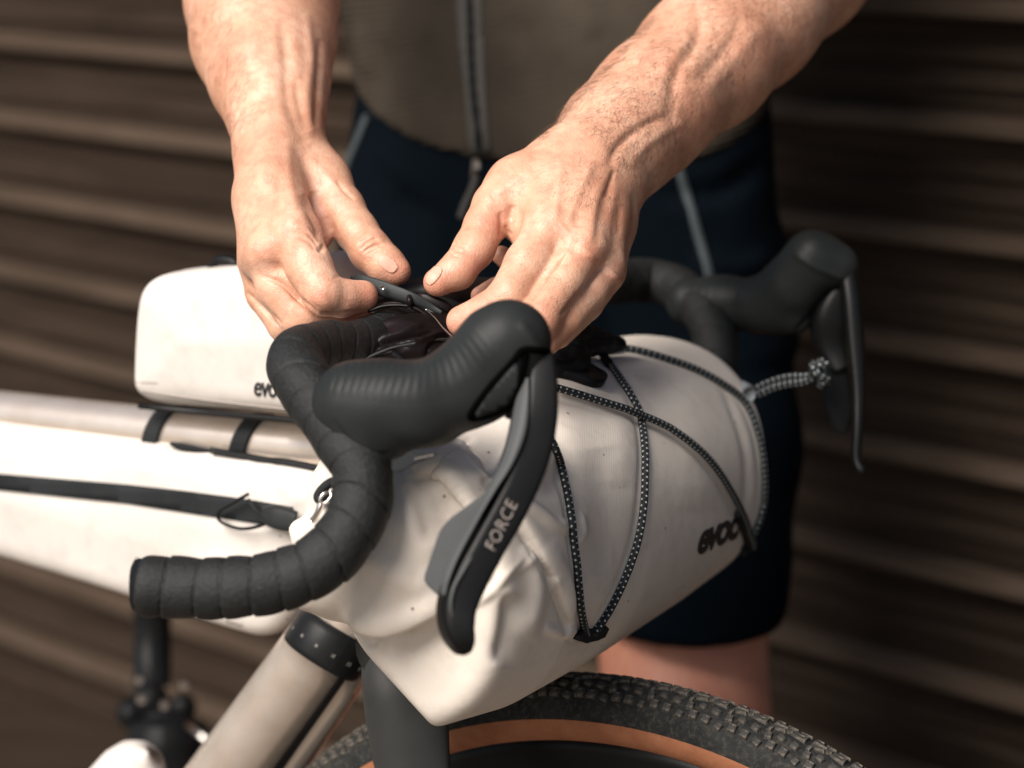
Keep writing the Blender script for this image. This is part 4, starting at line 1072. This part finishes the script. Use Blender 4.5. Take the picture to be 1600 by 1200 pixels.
bs = [
 ([(535, 983), (590, 990), (640, 976), (700, 945), (730, 915)], 6, -.0035), ([(540, 965), (600, 972), (660, 950), (700, 925)], 16, .0030),
 ([(560, 992), (575, 1006), (596, 1000)], 7, -.0030), ([(585, 990), (596, 1004), (590, 1015)], 6, .0020),
 ([(655, 742), (668, 722), (690, 703), (712, 697), (732, 712), (760, 748)], 7, .0050), ([(668, 738), (700, 760), (722, 795), (738, 822)], 7, -.0050), ([(690, 730), (715, 770), (745, 800)], 13, .0030),
 ([(762, 748), (785, 715), (812, 682)], 6, .0045), ([(730, 700), (755, 725), (768, 745)], 6, -.0045), ([(700, 690), (740, 688)], 6, -.003),
 ([(770, 770), (790, 790), (820, 835), (850, 885), (872, 935), (890, 985)], 7, -.0025), ([(800, 775), (838, 800), (868, 820), (902, 822)], 10, .0032), ([(905, 800), (912, 830), (900, 850)], 9, .0022),
 ([(850, 850), (885, 910), (896, 960)], 14, .0015), ([(820, 850), (838, 890), (838, 940), (822, 1000)], 15, .0028), ([(836, 862), (815, 885), (790, 905), (770, 925)], 7, .0012), ([(770, 925), (757, 938), (742, 946)], 6, .0015),
 ([(800, 930), (795, 980), (780, 1040)], 17, -.0045), ([(768, 880), (775, 900), (760, 920)], 10, -.0020),
 ([(600, 720), (640, 760), (655, 830), (690, 900)], 24, .0022), ([(560, 860), (620, 900), (680, 915)], 24, .0025),
 ([(640, 760), (660, 800), (670, 850)], 16, -.0022), ([(860, 640), (866, 720), (850, 780)], 22, -.0020), ([(850, 980), (880, 990), (905, 985)], 7, .0030),
 ([(940, 700), (950, 800), (940, 900)], 36, -.0018), ([(1060, 600), (1090, 700), (1090, 800)], 40, .0014), ([(1130, 600), (1165, 700), (1165, 800), (1150, 860)], 8, -.0014),
 ([(520, 730), (500, 780), (470, 800)], 9, -.003), ([(500, 790), (480, 800), (462, 812)], 5, -.003),
 ([(1010, 560), (980, 650), (970, 760)], 30, .0012), ([(860, 900), (866, 930)], 6, .002),
]
cords = {
 'a': [(936, 552), (965, 548), (1000, 553), (1045, 566), (1085, 580), (1120, 598), (1150, 618), (1166, 638), (1178, 668), (1186, 700), (1190, 740), (1190, 780), (1186, 815), (1176, 845), (1168, 856)],
 'b': [(938, 553), (952, 572), (968, 595), (986, 625), (998, 652), (1004, 700), (1004, 745), (1002, 790), (994, 840), (978, 890), (955, 940), (935, 972), (920, 990)],
 'c': [(862, 617), (905, 628), (960, 644), (1000, 656), (1040, 674), (1085, 708), (1120, 748), (1145, 790), (1160, 825), (1170, 850)],
 'd': [(848, 672), (862, 700), (876, 740), (886, 790), (892, 840), (898, 890), (904, 945), (912, 990)],
}
bs2 = [([(648, 744), (668, 738), (700, 762), (722, 796), (742, 830)], 34, .0052, 'f'), ([(772, 760), (748, 726), (728, 706), (712, 697), (692, 702), (672, 714), (655, 736)], 40, .0060, 'f'),
 ([(776, 756), (790, 782), (820, 834), (850, 885), (872, 935), (892, 996)], 40, .0052, 'f'), ([(524, 978), (556, 986), (590, 990), (640, 977), (690, 950), (745, 912)], 34, .0065, 'f'), ([(822, 668), (795, 702), (778, 728), (758, 756)], 26, .0060, 'f'),
 ([(742, 948), (770, 930), (792, 905), (826, 868)], 18, .0020, 'f')]
for k in cords: bs.append((cords[k], 7, -.0012, 'b')); bs.append((cords[k], 26, -.0008, 'b'))
V = sculpt(V, F, [(a[0], a[1], a[2]*1.35)+tuple(a[3:]) for a in bs])
V = relax(sculpt(V, F, bs2), F, 3, .5)
shell = mesh_obj('bag_shell', V, F, M['bag'], hb); bT = bvh(shell)
CR = .0024
for k, pts in cords.items():
    pth = drape(bT, pts, CR*(2.5 if k == 'c' else .9), 8); pth, _ = resample(pth, .002)
    tube('elastic_cord', pth, CR, M['cord'], hb, 14)
# anchors of webbing
decal('cord_anchor', [(896, 997), (902, 985), (914, 982), (928, 982), (938, 972), (944, 978), (938, 990), (926, 996), (908, 1002)], bT, .002, M['web'], hb, .004, 6)
tube('anchor_loop', drape(bT, [(1148, 800), (1158, 825), (1168, 846), (1174, 856)], .003, 4), .0034, M['web'], hb, 10)
tube('anchor_loop', drape(bT, [(1156, 862), (1166, 858), (1176, 850)], .003, 4), .0026, M['web'], hb, 10)
tube('anchor_loop', drape(bT, [(915, 541), (930, 548), (948, 553), (960, 549)], .003, 4), .0040, M['web'], hb, 10)
tube('anchor_loop', drape(bT, [(934, 546), (940, 560), (952, 576)], .003, 4), .0028, M['web'], hb, 10)
# cord lock, doubled cord and knot
bm = bmesh.new(); q = P(1166, 615, 1.755)
tg = tube('cord_lock', np.array([P(1150, 606, 1.768), P(1156, 609, 1.762), P(1166, 615, 1.752), P(1170, 617, 1.749)]), [.0052, .0068, .0068, .0055], M['grey'], hb, 28)
knot = P(1278, 583, 1.74)
for dy, k in ((-5, 0), (6, 1)):
    tube('elastic_cord', resample(catmull([P(1168, 614+dy*.4, 1.765), P(1184, 611+dy, 1.76), P(1206, 601+dy, 1.755), P(1232, 594+dy, 1.75), P(1256, 592+dy*.8, 1.745), P(1274, 588, 1.74)], 8), .0015)[0], .0026, M['cord'], hb, 12)
kp = []
for i in range(60):
    t_ = i/59*4.6*math.pi; kp.append(knot + RT*(.0048*math.cos(t_)+.0015*math.sin(t_*2.3)) + UP*(.0062*math.sin(t_*.63+.3)) + FW*(.0050*math.sin(t_)) + RT*.001)
tube('cord_knot', np.array(kp), .0025, M['cord'], hb, 12)
tube('cord_knot', catmull([knot, knot+RT*.001+UP*.006, knot+RT*.003+UP*.010], 6), .0022, M['cord'], hb, 10)
tube('cord_knot', catmull([knot-UP*.002, knot+RT*.003-UP*.006, knot+RT*.001-UP*.010], 6), .0022, M['cord'], hb, 10)
# print
decal('lettering', text_bm('evoc', (1087, 867), (38, -17), (8, -70), .16, .035, .86), bT, .00035, M['print'], hb, .0004, 6)
# small black webbing tab on the roll, its buckle and zip pull
prism('label_tab', [(612, 719), (646, 707), (684, 710), (652, 723), (624, 738), (612, 736)], lambda x, y: P(x, y, 1.400-(y-700)*.0002), .003, M['web'], hb, .0006)
for k in range(6):
    bm = bmesh.new(); box_bm(bm, P(650+k*5, 717-k*1.2, 1.3955), RT, UP, FW, .0006, .0004, .0003); bm_obj('label_stitch', bm, M['print_light'], hb)
tube('buckle_strap', catmull([P(540, 745, 1.452), P(512, 757, 1.450), P(497, 775, 1.450), P(505, 782, 1.449), P(530, 770, 1.45)], 6), .0028, M['web'], hb, 10)
tube('buckle_ring', catmull([P(516, 768, 1.445), P(505, 772, 1.444), P(500, 782, 1.444), P(508, 786, 1.444), P(517, 776, 1.444), P(516, 768, 1.445)], 6), .0010, M['silver'], hb, 10)
tube('zip_pull', catmull([P(502, 785, 1.444), P(499, 795, 1.444), P(494, 806, 1.446), P(488, 814, 1.448)], 5), .0020, M['silver'], hb, 10)
# black fastening tab on top of the bag beside the brake hood
decal('fastening_tab', smooth_poly([(850, 584), (858, 572), (890, 570), (912, 574), (926, 584), (942, 592), (945, 601), (936, 608), (915, 604), (895, 596), (868, 590)], 2), bT, .003, M['black'], hb, .005, 8)
S = SDF(P(900, 540, 1.66)-.09, P(900, 540, 1.66)+.09, .0016)
for c in ([(862, 552, 1.60, .010), (885, 548, 1.61, .013), (905, 560, 1.615, .008)], [(872, 530, 1.62, .012), (900, 518, 1.64, .010), (925, 530, 1.66, .009)], [(900, 545, 1.635, .008), (940, 535, 1.665, .008), (968, 538, 1.68, .005)],
          [(880, 562, 1.61, .007), (908, 568, 1.61, .006)], [(868, 578, 1.60, .006), (905, 574, 1.61, .006)]): S.chain(c, .002)
V, F = S.mesh(); V = relax(V, F, 1)
V = sculpt(V, F, [([(862, 560), (885, 566), (905, 564)], 3, -.002), ([(895, 508), (912, 518), (920, 530)], 3, .0015), ([(868, 542), (895, 536), (915, 545)], 3, -.002), ([(910, 535), (940, 530), (965, 530)], 3, .0012)])
mesh_obj('mount_strap', V, F, M['black'], hb)

# ------------------------------------------------------------------ black strap fastening between the hands
sb = thing('strap_buckle', 'black plastic hook buckle with thin cords held between both thumbs', 'buckle')
loft('hook', [(548, 433, 1.566, 2, .001), (562, 438, 1.562, 8, .0024), (590, 449, 1.556, 11.5, .0030), (615, 457, 1.552, 10, .0030), (645, 468, 1.549, 8.5, .0030), (672, 481, 1.55, 5.5, .0024), (690, 490, 1.548, 3, .0015)], M['hood_panel'], sb, 3.2, 18, tilt=.5)
loft('clasp', [(650, 463, 1.556, 3, .003), (662, 465, 1.554, 8, .004), (685, 474, 1.552, 9, .004), (700, 482, 1.552, 8, .004), (708, 488, 1.552, 3, .002)], M['gloss'], sb, 3.4, 18)
tube('clasp_bar', catmull([P(640, 463, 1.548), P(640, 470, 1.545), P(641, 480, 1.547)], 5), .0018, M['gloss'], sb, 8)
tube('pin', np.array([P(596, 449, 1.548), P(597, 450, 1.5445)]), .0013, M['silver'], sb, 10)
tube('cord_loop', catmull([P(575, 486, 1.55), P(600, 478, 1.55), P(628, 477, 1.549), P(650, 482, 1.548), P(670, 494, 1.547), P(684, 500, 1.547), P(680, 492, 1.548), P(662, 482, 1.55), P(640, 474, 1.55)], 6), .0013, M['gloss'], sb, 8)
tube('cord_loop', catmull([P(580, 482, 1.556), P(610, 474, 1.555), P(640, 474, 1.552)], 6), .0014, M['gloss'], sb, 8)
tube('thin_cord', catmull([P(666, 484, 1.545), P(680, 497, 1.53), P(692, 512, 1.515), P(703, 523, 1.505), P(714, 535, 1.49)], 8), .00045, M['silver'], sb, 6)
tube('strap_end', catmull([P(690, 486, 1.556), P(715, 492, 1.565), P(740, 498, 1.575)], 6), .004, M['gloss'], sb, 8)
mp_ = thing('mount_pad', 'crumpled glossy black strap pad wrapped round the bar under the buckle', 'strap')
S = SDF(P(660, 535, 1.62)-.13, P(660, 535, 1.62)+.13, .0018)
for c in ([(580, 538, 1.54, .006), (620, 528, 1.545, .012), (680, 520, 1.56, .016), (760, 515, 1.61, .018), (840, 520, 1.63, .016)], [(580, 556, 1.52, .008), (640, 548, 1.535, .015), (720, 545, 1.56, .018), (800, 560, 1.60, .016)], [(600, 590, 1.53, .010), (700, 590, 1.55, .014), (800, 600, 1.60, .014)],
          [(600, 470, 1.625, .010), (690, 462, 1.63, .014), (790, 470, 1.66, .014)]): S.chain(c, .006)
V, F = S.mesh(); V = relax(V, F, 2)
V = sculpt(V, F, [([(585, 532), (620, 525), (660, 508)], 4, .0035), ([(580, 540), (625, 533), (680, 517)], 3, -.0035), ([(590, 545), (640, 534), (700, 518)], 4, .003), ([(560, 515), (610, 505), (680, 500)], 6, .002), ([(590, 560), (610, 545), (640, 538)], 4, -.003),
                  ([(665, 565), (672, 542), (690, 530), (720, 532)], 3, -.003), ([(575, 562), (600, 553), (620, 545)], 4, .0035), ([(612, 552), (622, 560), (632, 568)], 3, .003)])
mesh_obj('pad', V, F, M['gloss'], mp_)
tube('strap_edge', catmull([P(664, 568, 1.53), P(667, 550, 1.53), P(674, 533, 1.53), P(700, 530, 1.53), P(735, 528, 1.53)], 6), .0011, M['gloss'], mp_, 8)
tube('strap_edge', catmull([P(568, 562, 1.508), P(590, 552, 1.508), P(615, 543, 1.508), P(650, 536, 1.508)], 6), .0012, M['black'], mp_, 8)
tube('strap_edge', catmull([P(612, 552, 1.508), P(620, 557, 1.508), P(632, 567, 1.508)], 6), .0018, M['black'], mp_, 8)

for e_, c_ in ((bike, np.array([WCt[0], WCt[1], 0])), (person, np.array([hipL[0]*.5+hipR[0]*.5, hipL[1], 0])), (hb, BF-ZV*.1), (ub, T0), (lb, T0-ZV*.15), (st, np.array([*P(238, 1100, 2.02)[:2], 0])), (sb, P(640, 470, 1.55)), (mp_, P(660, 540, 1.6)), (wb, b1_)):
    base(e_, c_)
